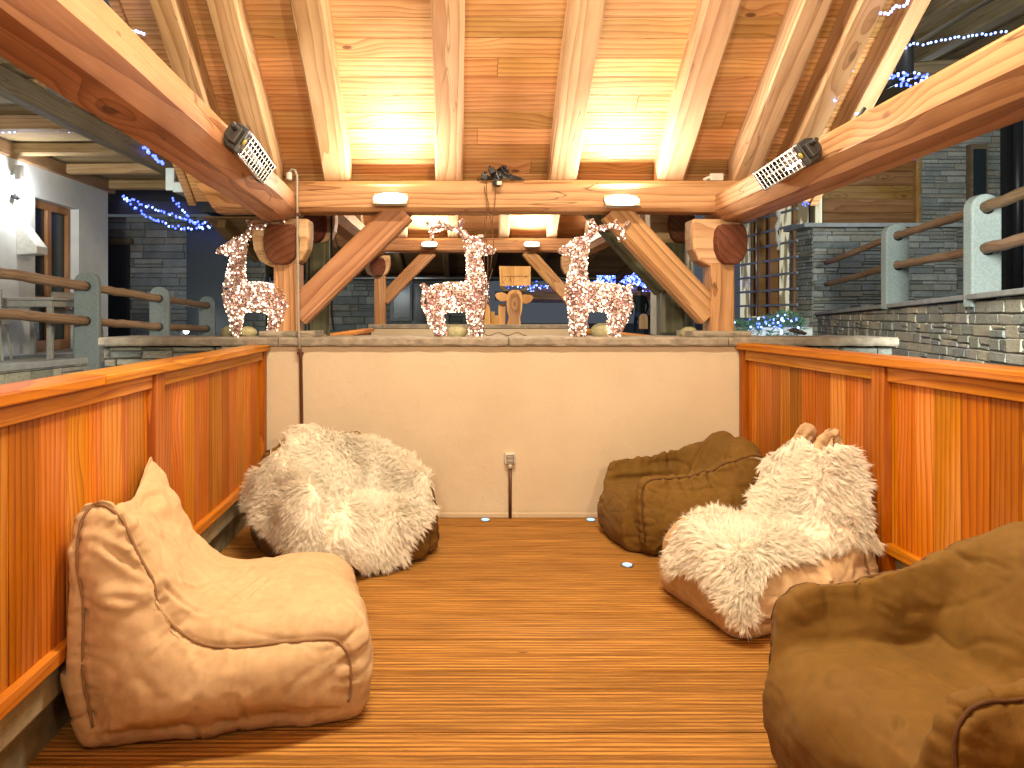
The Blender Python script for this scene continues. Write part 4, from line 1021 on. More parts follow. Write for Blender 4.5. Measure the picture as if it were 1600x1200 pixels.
def beanbag(kind, label, origin, ang, W, mat, pmat, scale=(1, 1, 1), seed=1, narrow=.16, folds=(), ears=0.0, rho=.085, pucker=1., armw=(.56, .72), tilt=0, clampx=None, bulge=.075):
    t = thing('bean_bag', label, 'bean bag', (origin[0], origin[1], 0), ang, 'bean bags on the deck')
    T = MW[t]; NS, NTt, NK = 240, 84, 18
    if kind == 'arm':
        yc = W*.5*.60/scale[1]; folds = list(folds) + [((.42, s*yc, .345), (.90, s*yc, .32), .020, .014) for s in (-1, 1)]
    mid = catmull(PROF[kind]['mid'], NS) * np.array([scale[0], scale[2]]); sid = catmull(PROF[kind]['side'], NS) * np.array([scale[0], scale[2]])
    H = mid[:, 1].max()
    V = []; D = []; S = []; A = []
    tf = .62 if kind == 'high' else .78
    ts = np.linspace(-1, 1, NTt)
    cent = np.array([.36 * scale[0], .24 * scale[2]])
    arc = np.concatenate([[0], np.cumsum(np.linalg.norm(np.diff(sid, axis=0), axis=1))])
    def ringat(tt):
        a = abs(tt); sg = 1 if tt >= 0 else -1
        wq = min(1, max(0, (a - armw[0]) / (armw[1] - armw[0]))); wq = wq*wq*(3-2*wq)
        c = mid * (1-wq) + sid * wq
        if kind == 'high' and ears:
            top = np.clip((c[:, 1] - .55*scale[2]) / (.2*scale[2]), 0, 1)
            e = ears * (math.exp(-((a-.75)/.22)**2) - .6*math.exp(-((a-.12)/.3)**2)) * (1 - .9*max(0, sg)*(1 if seed % 2 else 0))
            c = c + np.stack([0*top, top*e], 1)
        # flat middle bulges a little
        crown = (1 - a*a)
        nrm = pnormal(c)
        if a > tf: ph = (a - tf)/(1 - tf)*math.pi/2; yy = (W/2 - rho) + rho*math.sin(ph); off = rho*(1-math.cos(ph))
        else: yy = a/tf*(W/2 - rho); off = 0
        side_ = -1 if np.sum((c[:, 0]-cent[0])*nrm[:, 0] + (c[:, 1]-cent[1])*nrm[:, 1]) > 0 else 1
        thick = np.clip((c[:, 1] - .45*scale[2]) / (.3*scale[2]), 0, 1)
        o2 = off * (1 - .55*thick)
        c = c + nrm * side_ * o2[:, None] - nrm * side_ * (.012*crown)
        nf = 1 - narrow * np.clip(c[:, 1]/H, 0, 1.1)**1.6
        belly = 1 + .05*np.sin(np.clip(c[:, 1]/(.4*scale[2]), 0, 1)*math.pi)
        return c, sg*yy*nf*belly
    rings = []
    for tt in ts:
        c, y = ringat(tt); rings.append((c, y))
        for i in range(NS):
            V.append((c[i, 0], y[i], c[i, 1])); D.append((1-abs(tt))*W*.42); S.append(arc[i]); A.append(0)
    F = []
    for j in range(NTt-1):
        for i in range(NS):
            F.append((j*NS+i, j*NS+(i+1) % NS, (j+1)*NS+(i+1) % NS, (j+1)*NS+i))
    for sg, base in ((-1, 0), (1, (NTt-1)*NS)):
        c, y = rings[0] if sg < 0 else rings[-1]; prev = base
        KK = np.array([1 - q/NK for q in range(NK)] + [0.0]); Bq = np.zeros((NK+1, NS)); DD = np.zeros((NK+1, NS))
        for q, k in enumerate(KK):
            pts_ = cent + (c - cent)*k
            dm = np.sqrt(((pts_[:, None, :] - c[None, :, :])**2).sum(2)).min(1); DD[q] = dm; Bq[q] = bulge*(1-np.exp(-dm/.07))
        for _ in range(70):
            up = Bq[2:]; dn = Bq[:-2]; nb = (up + dn + np.roll(Bq[1:-1], 1, 1) + np.roll(Bq[1:-1], -1, 1) + np.roll(Bq[1:-1], 4, 1) + np.roll(Bq[1:-1], -4, 1))/6
            Bq[1:-1] = nb; Bq[-1] = Bq[-2].mean(); Bq[0] = 0
        Bq = Bq * (bulge / max(1e-6, Bq.max()))
        for q in range(1, NK):
            k = 1 - q / NK; st = len(V)
            for i in range(NS):
                px = cent[0] + (c[i, 0]-cent[0])*k; pz = cent[1] + (c[i, 1]-cent[1])*k
                nf = 1 - narrow * min(1.1, pz/H)**1.6; y0 = y[i]*k + sg*(W/2)*nf*(1-k)
                dist = DD[q, i]; b = Bq[q, i]
                V.append((px, y0 + sg*b, pz)); D.append(dist); S.append(arc[i]); A.append(1)
            for i in range(NS):
                f = (prev+i, st+i, st+(i+1) % NS, prev+(i+1) % NS)
                F.append(f if sg < 0 else f[::-1]) if False else F.append(f[::-1] if sg < 0 else f)
            prev = st
        V.append((cent[0], sg*(W/2 + Bq[-1].mean()), cent[1])); D.append(.3); S.append(0); A.append(1); ci = len(V)-1
        for i in range(NS): F.append((prev+i, ci, prev+(i+1) % NS))
    me = bpy.data.meshes.new('cover'); me.from_pydata(V, [], F); me.update()
    import bmesh
    b = bmesh.new(); b.from_mesh(me); bmesh.ops.recalc_face_normals(b, faces=b.faces); b.to_mesh(me); b.free(); me.update()
    seam = []
    jl = 0 if kind == 'high' else int(np.argmin(np.abs(ts + .86)))
    for base in (jl*NS, (NTt-1-jl)*NS): seam += [(V[base+i], arc[i], base) for i in range(NS)]
    tmp = bpy.data.objects.new('tmp', me); COL.objects.link(tmp)
    rm = tmp.modifiers.new('r', 'REMESH'); rm.mode = 'VOXEL'; rm.voxel_size = .0088 if seed != 5 else .013; rm.adaptivity = 0
    sm = tmp.modifiers.new('s', 'SMOOTH'); sm.factor = .5; sm.iterations = 7 if kind == 'high' else 4
    dg = bpy.context.evaluated_depsgraph_get(); me2 = bpy.data.meshes.new_from_object(tmp.evaluated_get(dg)); bpy.data.objects.remove(tmp); me = me2; me.name = 'cover'
    n_ = len(me.vertices); V = np.zeros(n_*3); me.vertices.foreach_get('co', V); V = V.reshape(-1, 3)
    N = np.zeros(n_*3); me.vertices.foreach_get('normal', N); N = N.reshape(-1, 3)
    F = [tuple(p.vertices) for p in me.polygons]
    from mathutils.kdtree import KDTree
    kd = KDTree(len(seam))
    for k, q in enumerate(seam): kd.insert(Vector(q[0]), k)
    kd.balance(); out = V.copy()
    for i in range(n_):
        v = V[i]; _, si, d = kd.find(Vector(v)); s = seam[si][1] + (3 if seam[si][2] else 0)
        h = .018 * fbm(v, 3.2, seed, 2) + .0035 * fbm(v, 14, seed+5, 2)
        if kind == 'high': h += .014 * fbm(v, 8, seed+2, 2) * min(1, max(0, (v[2]/scale[2]-.50)/.12))
        r3 = 1 - abs(noise.noise(Vector((v[0]*7 + v[2]*6 + seed, v[1]*3.5 - v[2]*2, v[2]*9 - v[0]*5))))
        h -= (.0065 if kind == 'high' else .008) * max(0, r3-.90)/.10 * max(0, .25 + noise.noise(Vector((v[0]*2.5+seed*3, v[1]*2.5, v[2]*2.5)))) * min(1, v[2]/.1)
        q = (v[0]*3.0 + .6*noise.noise(Vector((v[0]*4, v[1]*4, v[2]*4+seed))), v[1]*5.5, v[2]*7.5)
        rr = 1 - abs(noise.noise(Vector((q[0]+seed*2.3, q[1], q[2]))))
        low = min(1, max(0, v[2]/.1))
        h -= .011 * max(0, rr-.86)/.14 * (.35 + .65*max(0, noise.noise(Vector((v[0]*2+seed, v[1]*2, v[2]*2)))*2)) * low
        ww = noise.noise(Vector((s*24 + seed, d*2.5, seed))) + .6*noise.noise(Vector((s*50, d*4, seed+3)))
        act = .3 + 1.1*max(0, noise.noise(Vector((s*2.2, seed, .5)))+.25)
        h += .011 * pucker * act * ww * math.exp(-d/.06)
        c1 = 1 - abs(noise.noise(Vector((s*11 + seed*1.7, d*1.6, seed)))*1.0 + .35*noise.noise(Vector((v[0]*9, v[1]*9, v[2]*9))))
        c2 = 1 - abs(noise.noise(Vector((s*19 + seed*2.9, d*2.2, seed+7)))*1.0 + .25*noise.noise(Vector((v[0]*12, v[1]*12, v[2]*12))))
        a1 = max(0, .30 + 1.3*noise.noise(Vector((s*3.1, seed+4, d*2)))); a2 = max(0, .25 + 1.3*noise.noise(Vector((s*4.3, seed+9, 2))))
        h -= pucker * (.014 * max(0, c1-.80)/.20 * a1 * math.exp(-d/.13) + .008 * max(0, c2-.82)/.18 * a2 * math.exp(-d/.07))
        h -= .009 * math.exp(-(d/.011)**2) * min(1, max(0, (v[2]-.09)/.05))
        for (a_, b_, wd, amp) in folds:
            a3 = np.array(a_)*np.array(scale); b3 = np.array(b_)*np.array(scale); ab = b3-a3; u = max(0, min(1, np.dot(v-a3, ab)/np.dot(ab, ab)))
            dd = np.linalg.norm(v - a3 - ab*u) ; wob = .010*noise.noise(Vector((v[0]*14, v[1]*14, v[2]*14+seed)))
            if dd < wd*3: h += -amp*math.exp(-((dd+wob)/wd)**2)*min(1, 7*u*(1-u)) + amp*.55*math.exp(-((dd-wd*1.5)/wd)**2)
        out[i] = v + N[i]*h
        if out[i][2] < .006: out[i][2] = .006 + .0
        if clampx and out[i][2] > .26:
            g = T @ Vector(out[i]); lim = clampx(g.y) + .02
            if g.x < lim: g.x = lim + (g.x-lim)*.06; out[i] = np.array(T.inverted() @ g)
    kv = KDTree(n_)
    for i in range(n_): kv.insert(Vector(V[i]), i)
    kv.balance()
    me.vertices.foreach_set('co', out.reshape(-1)); me.update(); me.shade_smooth(); me.materials.append(mat)
    o = bpy.data.objects.new('cover', me); COL.objects.link(o); o.parent = t; MW[o] = T
    # piping along both seams
    for base in (0, 1):
        ring = []
        for i in range(0, NS, 2):
            _, k, _d = kv.find(Vector(seam[base*NS+i][0])); ring.append((Vector(out[k]), Vector(N[k])))
        ring = [(sum((ring[(i+o) % len(ring)][0] for o in (-1, 0, 1)), Vector())/3, ring[i][1]) for i in range(len(ring))]
        idx = [i for i in range(len(ring)) if ring[i][0].z > .085]
        brk = [k for k in range(1, len(idx)) if idx[k] != idx[k-1]+1]
        if brk: idx = idx[brk[0]:] + idx[:brk[0]]
        m = MB(); m.tube([ring[i][0] + ring[i][1]*.004 for i in idx], .0054, 6); m.build('piping', pmat, t, smooth=True, world=False)
    W_ = np.array([T @ Vector(p) for p in out])
    return t, W_, F
BAGS = {}
BAGS[1] = beanbag('high', 'tan canvas bean bag with floppy handle ears standing alone at front left', (-1.285, 2.62), R(13), .72, M_tan, M_tanpipe, (1.14, 1, 1.0), seed=3, ears=.0, narrow=.04, rho=.075, armw=(.30, .92), bulge=.085, clampx=lambda y: XL(y)-.015,
   folds=(((-.03,-.40,.52),(.24,-.42,.50),.016,.016), ((.02,-.38,.72),(.16,-.38,.62),.016,.010), ((.10,-.38,.66),(.22,-.38,.56),.014,.009), ((.25,-.34,.52),(.36,-.30,.40),.013,.009), ((.28,-.20,.46),(.36,-.05,.39),.012,.009), ((.38,-.1,.42),(.46,.15,.38),.014,.014),
          ((.42,-.2,.40),(.52,.0,.385),.012,.014), ((.02,-.05,.76),(.16,.0,.62),.025,.02), ((.10,-.22,.72),(.13,.2,.66),.03,.02), ((.02,-.3,.42),(.06,-.35,.6),.015,.014)))
BAGS[2] = beanbag('arm', 'brown bean bag in the left back corner, mostly hidden under a big sheepskin', (-.88, 4.64), R(-55), .86, M_brown, M_brownseam, (.92, 1, 1.02), seed=5, rho=.05)
BAGS[3] = beanbag('arm', 'uncovered brown bean bag with armrests in the right back corner', (1.85, 4.62), R(188), .70, M_brown, M_brownseam, (1.0, 1, 1.0), seed=8, pucker=1.5, rho=.05,
   folds=(((.12,.1,.62),(.30,.15,.48),.02,.018), ((.12,-.1,.62),(.36,-.12,.40),.022,.02), ((.3,.2,.5),(.42,.0,.36),.018,.018), ((.8,.3,.36),(.82,.3,.1),.012,.012)))
BAGS[4] = beanbag('high', 'tan canvas bean bag half covered by a sheepskin in the middle of the right side', (1.83, 3.60), R(196), .66, M_tan, M_tanpipe, (.93, 1, 1.02), seed=6, ears=.01, narrow=.62, pucker=1.6,
   folds=(((.03,.1,.78),(.12,.05,.66),.02,.025), ((.04,-.1,.78),(.14,-.02,.62),.018,.022)))
BAGS[5] = beanbag('arm', 'large brown bean bag armchair cut by the bottom right corner of the picture', (1.86, 2.03), R(185), .84, M_brown, M_brownseam, (.98, 1, 1.20), seed=12, pucker=1.2, rho=.035,
   folds=(((.66,-.35,.455),(.48,-.29,.38),.009,.006), ((.52,-.36,.48),(.36,-.29,.40),.009,.007), ((.40,-.36,.51),(.27,-.27,.46),.009,.006), ((.82,.05,.30),(.90,.25,.20),.010,.008), ((.78,.12,.33),(.90,.30,.24),.010,.008), ((.84,.0,.25),(.91,.2,.14),.010,.007)))

# ------------------------------------------------------------------ sheepskins
def inpoly(x, y, poly):
    c = False; j = len(poly) - 1
    for i in range(len(poly)):
        xi, yi = poly[i]; xj, yj = poly[j]
        if (yi > y) != (yj > y) and x < (xj-xi)*(y-yi)/(yj-yi) + xi: c = not c
        j = i
    return c
def sheepskin(label, bag, centre, Dv, half, outline, seed, off=.022, nstr=150000, length=.052, smooth=6, ridges=()):
    t, W_, F = bag; r = np.random.RandomState(seed)
    bvh = BVHTree.FromPolygons([tuple(p) for p in W_], F)
    D = Vector(Dv).normalized(); U = Vector((0, 0, 1)).cross(D).normalized(); Vv = D.cross(U)
    C = Vector(centre); st = .016; nu = int(2*half[0]/st); nv = int(2*half[1]/st)
    Hh = np.full((nu, nv), np.nan)
    for i in range(nu):
        for j in range(nv):
            o = C + U*(-half[0]+i*st) + Vv*(-half[1]+j*st) + D*1.5
            hit = bvh.ray_cast(o, -D)
            if hit[0] is not None: Hh[i, j] = (hit[0]-C).dot(D)
    # the skirt hanging beyond the bag's edge falls back and down
    for _ in range(40):
        nan = np.isnan(Hh)
        if not nan.any(): break
        s = np.zeros_like(Hh); n = np.zeros_like(Hh)
        for dx, dy in ((1,0),(-1,0),(0,1),(0,-1)):
            sh = np.roll(np.roll(Hh, dx, 0), dy, 1); ok = ~np.isnan(sh); s[ok] += sh[ok]; n += ok
        f = nan & (n > 0); Hh[f] = s[f]/n[f] - .010
    Hh = np.nan_to_num(Hh, nan=-1); H0 = Hh.copy()
    for _ in range(smooth):
        Hs = Hh.copy()
        for dx, dy in ((1,0),(-1,0),(0,1),(0,-1)): Hs += np.roll(np.roll(Hh, dx, 0), dy, 1)
        Hs /= 5; Hh = np.maximum(Hs, Hh*.5 + Hs*.5)
    Hh = np.maximum(Hh, H0 - .004)
    for _ in range(2):
        Hs = Hh.copy()
        for dx, dy in ((1,0),(-1,0),(0,1),(0,-1)): Hs += np.roll(np.roll(Hh, dx, 0), dy, 1)
        Hh = np.maximum(Hs/5, H0 - .004)
    G = np.zeros((nu, nv, 3)); mask = np.zeros((nu, nv), bool)
    for i in range(nu):
        for j in range(nv):
            u_, v_ = -half[0]+i*st, -half[1]+j*st
            p = C + U*u_ + Vv*v_ + D*Hh[i, j]
            px0, py0 = CX + F_*p.x/p.y, HY + F_*(CH-p.z)/p.y
            e = .020*fbm(p, 5, seed, 2) + .008*fbm(p, 16, seed+3, 2)
            for (ax, ay, bx, by, wd, am) in ridges:
                ux, uy = bx-ax, by-ay; k = max(0, min(1, ((px0-ax)*ux+(py0-ay)*uy)/(ux*ux+uy*uy))); dd = math.hypot(px0-ax-ux*k, py0-ay-uy*k)
                e += am*math.exp(-(dd/wd)**2)
            p = p + D*(off + e); p.z = max(p.z, .03)
            G[i, j] = p; px, py = CX + F_*p.x/p.y, HY + F_*(CH-p.z)/p.y
            wob = 6*noise.noise(Vector((px*.03, py*.03, seed))) + 3*noise.noise(Vector((px*.09, py*.09, seed)))
            mask[i, j] = inpoly(px + wob, py + wob, outline)
    idx = -np.ones((nu, nv), int); vs = []
    for i in range(nu):
        for j in range(nv):
            if mask[i, j]: idx[i, j] = len(vs); vs.append(tuple(G[i, j]))
    fs = []
    for i in range(nu-1):
        for j in range(nv-1):
            q = (idx[i, j], idx[i+1, j], idx[i+1, j+1], idx[i, j+1])
            if min(q) >= 0: fs.append(q)
    base = tuple(np.mean(np.array(vs), 0)); base = (base[0], base[1], .05)
    th = thing('sheepskin', label, 'sheepskin', base, 0, 'cream sheepskins thrown over bean bags')
    m = MB(); m.v = vs; m.f = fs; hide = m.build('hide', M_hide, th, smooth=True)
    sd = hide.modifiers.new('thickness', 'SOLIDIFY'); sd.thickness = .012; sd.offset = -1
    # fleece strands
    gu = np.gradient(G, axis=0); gv = np.gradient(G, axis=1); NN = np.cross(gu, gv); NN /= np.linalg.norm(NN, axis=2)[:, :, None] + 1e-9
    if (NN @ np.array(D)).mean() < 0: NN = -NN
    cells = [(i, j) for i in range(nu-1) for j in range(nv-1) if mask[i, j] and mask[i+1, j] and mask[i, j+1] and mask[i+1, j+1]]
    area_ = np.array([np.linalg.norm(np.cross(G[i+1, j]-G[i, j], G[i, j+1]-G[i, j])) for i, j in cells]); area_ = np.minimum(area_, area_.mean()*6); pr = area_/area_.sum()
    pick = r.choice(len(cells), nstr, p=pr); ab = r.rand(nstr, 2)
    ci = np.array([cells[k][0] for k in pick]); cj = np.array([cells[k][1] for k in pick])
    a, b = ab[:, :1], ab[:, 1:]
    root = G[ci, cj]*(1-a)*(1-b) + G[ci+1, cj]*a*(1-b) + G[ci, cj+1]*(1-a)*b + G[ci+1, cj+1]*a*b
    nn = NN[ci, cj]
    # tufts: strands of one tuft share a tip point
    ntf = nstr // 9; tf = r.choice(nstr, ntf, replace=False); tp = root[tf]
    from mathutils.kdtree import KDTree
    kd = KDTree(ntf)
    for k in range(ntf): kd.insert(Vector(tp[k]), k)
    kd.balance()
    tdir = np.zeros((ntf, 3))
    for k in range(ntf):
        p = tp[k]; w1 = Vector((noise.noise(Vector(p)*4+Vector((seed, 0, 0))), noise.noise(Vector(p)*4+Vector((0, seed, 5))), noise.noise(Vector(p)*4+Vector((9, 0, seed)))))
        d = nn[tf[k]]*.42 + np.array(w1)*.80 + np.array([0, 0, -.42]) + r.randn(3)*.17; tdir[k] = d/np.linalg.norm(d)
    own = np.array([kd.find(Vector(p))[1] for p in root])
    L = length*(.65 + .6*r.rand(nstr, 1))
    tipd = tdir[own]; tip = root + tipd*L
    tcen = tp[own] + tipd*L
    tip = tip*.75 + tcen*.25 + r.randn(nstr, 3)*.0035
    mid_ = root*.5 + tip*.5 + nn*L*.16
    wv = np.cross(tip-root, nn + r.randn(nstr, 3)*.12); wv /= np.linalg.norm(wv, axis=1)[:, None] + 1e-9
    wd = .0011*(.6 + .8*r.rand(nstr, 1))
    P5 = np.stack([root-wv*wd, root+wv*wd, mid_+wv*wd*.85, mid_-wv*wd*.85, tip], 1).reshape(-1, 3)
    P5[:, 2] = np.maximum(P5[:, 2], .004)
    b0 = np.arange(nstr)*5
    me = bpy.data.meshes.new('fleece'); me.vertices.add(nstr*5); me.vertices.foreach_set('co', P5.reshape(-1))
    q4 = np.stack([b0, b0+1, b0+2, b0+3], 1); q3 = np.stack([b0+3, b0+2, b0+4], 1)
    loops = np.concatenate([q4, q3], 1).reshape(-1); me.loops.add(len(loops)); me.loops.foreach_set('vertex_index', loops)
    me.polygons.add(nstr*2); ls = np.stack([np.arange(nstr)*7, np.arange(nstr)*7+4], 1).reshape(-1); me.polygons.foreach_set('loop_start', ls)
    me.update(calc_edges=True); me.validate(); me.materials.append(M_fur)
    o = bpy.data.objects.new('fleece', me); COL.objects.link(o); o.parent = th; o.matrix_basis = MW[th].inverted()
    return th
F_ = F
sheepskin('big cream sheepskin spread over the whole brown bean bag in the left back corner', BAGS[2], (-.62, 4.45, .35), (.12, -.80, .60), (.72, .60),
  [(455,664),(490,662),(530,676),(570,686),(610,696),(645,714),(668,742),(674,765),(676,795),(664,822),(650,850),(634,874),(600,888),(566,890),(548,884),(538,892),(512,886),(490,872),(465,872),(440,860),(428,842),(412,830),(392,815),(384,790),(386,760),(398,735),(416,714),(440,696),(448,682)],
  21, smooth=34, ridges=((545, 745, 545, 880, 16, .040), (470, 690, 590, 760, 20, .02), (470, 800, 510, 870, 16, .02), (620, 800, 600, 880, 16, .02)))
sheepskin('cream sheepskin draped over back and seat of the right tan bean bag', BAGS[4], (1.45, 3.42, .45), (-.55, -.50, .68), (.70, .62),
  [(1272,702),(1300,690),(1335,700),(1352,730),(1358,770),(1364,820),(1374,846),(1362,862),(1330,862),(1290,866),(1250,876),(1215,888),(1195,905),(1184,930),(1178,960),(1170,985),(1150,984),(1138,965),(1120,930),(1100,906),(1075,896),(1052,905),(1045,880),(1050,840),(1066,812),(1090,800),(1120,796),(1145,804),(1165,812),(1170,790),(1180,755),(1195,720),(1225,690),(1262,680)],
  22, ridges=((1080, 820, 1160, 930, 18, .02), (1200, 840, 1350, 840, 18, .02)))

# ------------------------------------------------------------------ reindeer light figures
def capsule_pts(caps, n, r):
    """random points on the outside of a union of tapered capsules, with normals"""
    A = np.array([c[0] for c in caps]); B = np.array([c[2] for c in caps]); ra = np.array([c[1] for c in caps]); rb = np.array([c[3] for c in caps])
    Ls = np.linalg.norm(B-A, axis=1) + .9*(ra+rb); wgt = Ls*(ra+rb); wgt /= wgt.sum(); out = []
    while len(out) < n:
        k = r.choice(len(caps), p=wgt); ex = .9*(ra[k]+rb[k])/2/np.linalg.norm(B[k]-A[k]); u = r.uniform(-ex, 1+ex); uc = min(1, max(0, u)); c = A[k]*(1-uc)+B[k]*uc; rad = ra[k]*(1-uc)+rb[k]*uc
        d = r.randn(3); ax = (B[k]-A[k])/np.linalg.norm(B[k]-A[k])
        if 0 < u < 1: d -= ax*d.dot(ax)
        d /= np.linalg.norm(d); p = c + d*rad
        ok = True
        for j in range(len(caps)):
            if j == k: continue
            ab = B[j]-A[j]; uu = min(1, max(0, np.dot(p-A[j], ab)/np.dot(ab, ab))); q = A[j]+ab*uu
            if np.linalg.norm(p-q) < (ra[j]*(1-uu)+rb[j]*uu)*.9: ok = False; break
        if ok: out.append((p, d))
    return out
def S3(px, py, y=0): return ((px - 707)/223., y, (525 - py)/223.)
def deer(label, px, flip, seed, antlers=True):
    s = -1 if flip else 1
    c0 = P(px, 523, 5.16)
    t = thing('reindeer_figure', label, 'light figure', (c0.x, 5.16, 1.232), 0, 'lit reindeer figures on the wall')
    B = [(S3(739,464),.100,S3(705,464),.098), (S3(705,464),.098,S3(680,468),.098),
         (S3(743,450),.080,S3(742,425),.058), (S3(742,425),.058,S3(738,398),.046), (S3(738,398),.046,S3(737,384),.052),
         (S3(738,382),.052,S3(752,389),.042), (S3(752,389),.042,S3(768,392),.018), (S3(668,458),.03,S3(660,446),.010)]
    B += [(S3(730,374),.018,S3(724,364,-.02),.014), (S3(730,374),.018,S3(724,366,.02),.014)]
    for y in (-.045, .045):
        B += [(S3(741+8*y,478,y),.062,S3(742+60*y,500,y),.040), (S3(742+60*y,500,y),.040,S3(743+90*y,522,y),.024),
              (S3(676,476,y),.074,S3(680+50*y,498,y),.044), (S3(680+50*y,498,y),.044,S3(688+70*y,522,y),.024)]
    if antlers:
        for y in (-.035, .035):
            B += [(S3(727,372,y),.017,S3(715,358,y*1.2),.011), (S3(715,358,y*1.2),.011,S3(693,354,y*1.5),.011), (S3(693,354,y*1.5),.011,S3(672,360,y*1.6),.009),
                  (S3(690,355,y*1.5),.009,S3(684,345,y*1.6),.006), (S3(675,360,y*1.6),.009,S3(666,348,y*1.6),.007), (S3(675,360,y*1.6),.009,S3(674,374,y*1.6),.007), (S3(715,358,y*1.2),.010,S3(722,345,y*1.4),.007)]
    caps = [(np.array((a[0]*s, a[1], a[2])), ra, np.array((b[0]*s, b[1], b[2])), rb) for a, ra, b, rb in B]
    r = np.random.RandomState(seed)
    # dark wire core
    m = MB()
    for a, ra, b, rb in caps: m.tube([a, (a+b)/2, b], [ra*.72, (ra+rb)*.36, rb*.72], 8); m.ball(a, ra*.72, 8, 5); m.ball(b, rb*.72, 8, 5)
    me_o = m.build('wire_frame', M_maroon, t, world=False)
    pts = capsule_pts(caps, 8500, r); loops = MB(); cre = MB(); pk = MB(); bl = MB(); bulbs = []
    for k, (p, d) in enumerate(pts):
        p = Vector(p); d = Vector(d); u = r.rand()
        if u < .16:
            m = loops; a = d.orthogonal().normalized(); b = d.cross(a); ph = r.rand()*6.3; a2 = a*math.cos(ph)+b*math.sin(ph); b2 = d.cross(a2)
            q = [p + a2*.013*math.cos(f*2.09) + b2*.013*math.sin(f*2.09) + d*.004 for f in range(3)]
            m.tube(q + [q[0]], .0022, 3, caps=False)
        elif u < .46: pk.ball(p + d*.003, .0056, 5, 3)
        elif u < .90: cre.ball(p + d*.003, .0054, 5, 3)
        elif len(bulbs) < 100: bulbs.append(p + d*.006)
        else: bl.ball(p + d*.006, .0058, 6, 4)
    for o in (loops.build('tinsel_loops', M_maroon, t, world=False), pk.build('pink_beads', M_pink, t, world=False), cre.build('cream_beads', M_ltin, t, world=False), bl.build('fairy_bulbs', M_warmb, t, world=False)): o['kind'] = 'stuff'
    for q in bulbs:
        o = bpy.data.objects.new('fairy_bulb', bulb_mesh(.0055, M_warmb)); COL.objects.link(o); o.parent = t; o.location = q
    for (x, z) in ((.16*s, .25), (-.14*s, .22), (.17*s, .60)):
        point('deer_glow', Vector((c0.x + x, 5.02, 1.232 + z)), .32, (1, .78, .58), .06, t)
    return t
deer('lit beaded reindeer at far left, half hidden by the left post', 404, True, 1)
deer('lit beaded reindeer with curved antlers in the middle, facing right', 708, False, 2)
deer('lit beaded reindeer by the right brace, facing left', 938, True, 3)
for (px, py, rr, lb) in ((713, 523, .075, 'round pale stone under the middle reindeer'), (943, 522, .085, 'round pale stone under the right reindeer'), (362, 524, .07, 'pale stone at the front hooves of the left reindeer'), (388, 525, .06, 'pale stone behind the front hooves of the left reindeer'), (1076, 520, .06, 'pale stone at the foot of the downpipe, right of the brace')):
    c = P(px, py, 5.25); m = MB(); m.ball((0, 0, 0), rr, 14, 9, sq=(1.1, .8, .75))
    m.v = [tuple(Vector(v)*(1 + .16*noise.noise(Vector(v)*14 + Vector((px, 0, 0))))) for v in m.v]
    tag(m.build('round_stone', M_rock, smooth=True, M=Matrix.Translation((c.x, 5.25, 1.238 + rr*.25))), lb, 'stone', 'pale stones around the reindeer')

# ------------------------------------------------------------------ wooden cow head and cut-outs on the far wall
def PP(pts, Y): return [(P(x, y, Y).x, P(x, y, Y).z) for x, y in pts]
zc = lambda pts: [(740 + x/8, 380 + y/8) for x, y in pts]
t = thing('wooden_cow_head', 'cut wooden cow head with carved sign board over its horns on the far wall', 'sculpture', P(803, 508, 11.4))
Yc = 11.4
MB().prism(PP(zc([(415,1030),(440,930),(415,830),(410,700),(430,620),(480,585),(560,585),(600,620),(610,700),(605,830),(580,930),(590,1030)]), Yc), Yc-.03, Yc+.03).build('head', M_cut, t, bev=.006)
MB().prism(PP(zc([(460,1025),(465,930),(440,840),(438,700),(460,640),(510,612),(560,640),(585,700),(580,840),(562,930),(565,1025)]), Yc), Yc-.045, Yc-.03).build('face', M_cowface, t, bev=.004)
for pts in ([(420,640),(360,612),(290,620),(265,650),(290,700),(340,730),(400,725),(420,700)], [(600,650),(650,640),(720,650),(750,680),(720,730),(660,760),(615,750),(600,710)]):
    MB().prism(PP(zc(pts), Yc), Yc-.02, Yc+.02).build('ear', M_cut, t, bev=.006)
for pts in ([(430,600),(380,600),(345,570),(340,535),(375,535),(395,565),(440,580)], [(590,600),(640,600),(680,570),(690,535),(655,535),(630,565),(580,580)]):
    MB().prism(PP(zc(pts), Yc), Yc-.025, Yc+.025).build('horn', M_oldwood, t, bev=.006)
sg = MB().prism(PP(zc([(318,288),(715,290),(710,532),(330,538)]), Yc), Yc-.02, Yc+.02).build('sign_board', M_cut, t, bev=.005)
m = MB()
for line in ([(350,420),(420,418),(445,408),(470,415),(560,410),(680,412)], [(440,470),(455,440),(470,470),(455,470)], [(460,420),(470,500)], [(570,420),(575,430)], [(640,435),(665,412)], [(350,515),(365,470),(385,515)], [(400,440),(390,470)], [(500,425),(520,440)]):
    pts = [P(740 + x/8, 380 + y/8, Yc-.0225) for x, y in line]; m.tube(pts, .0035, 4)
m.build('carved_marks', M_dend, sg)
t = thing('wooden_cutout', 'rounded and stepped spruce board cut-out left of the cow head on the far wall', 'cut-out', P(762, 508, 11.5))
rb = lambda cx, w_, yt, yb: [(cx-w_, yb), (cx-w_, yt+w_)] + [(cx - w_*math.cos(a), yt + w_ - w_*math.sin(a)) for a in [math.pi*k/10 for k in range(1, 10)]] + [(cx+w_, yt+w_), (cx+w_, yb)]
MB().prism(PP(rb(752, 14, 471, 508), 11.5), 11.47, 11.53).build('round_board', M_cut, t, bev=.006)
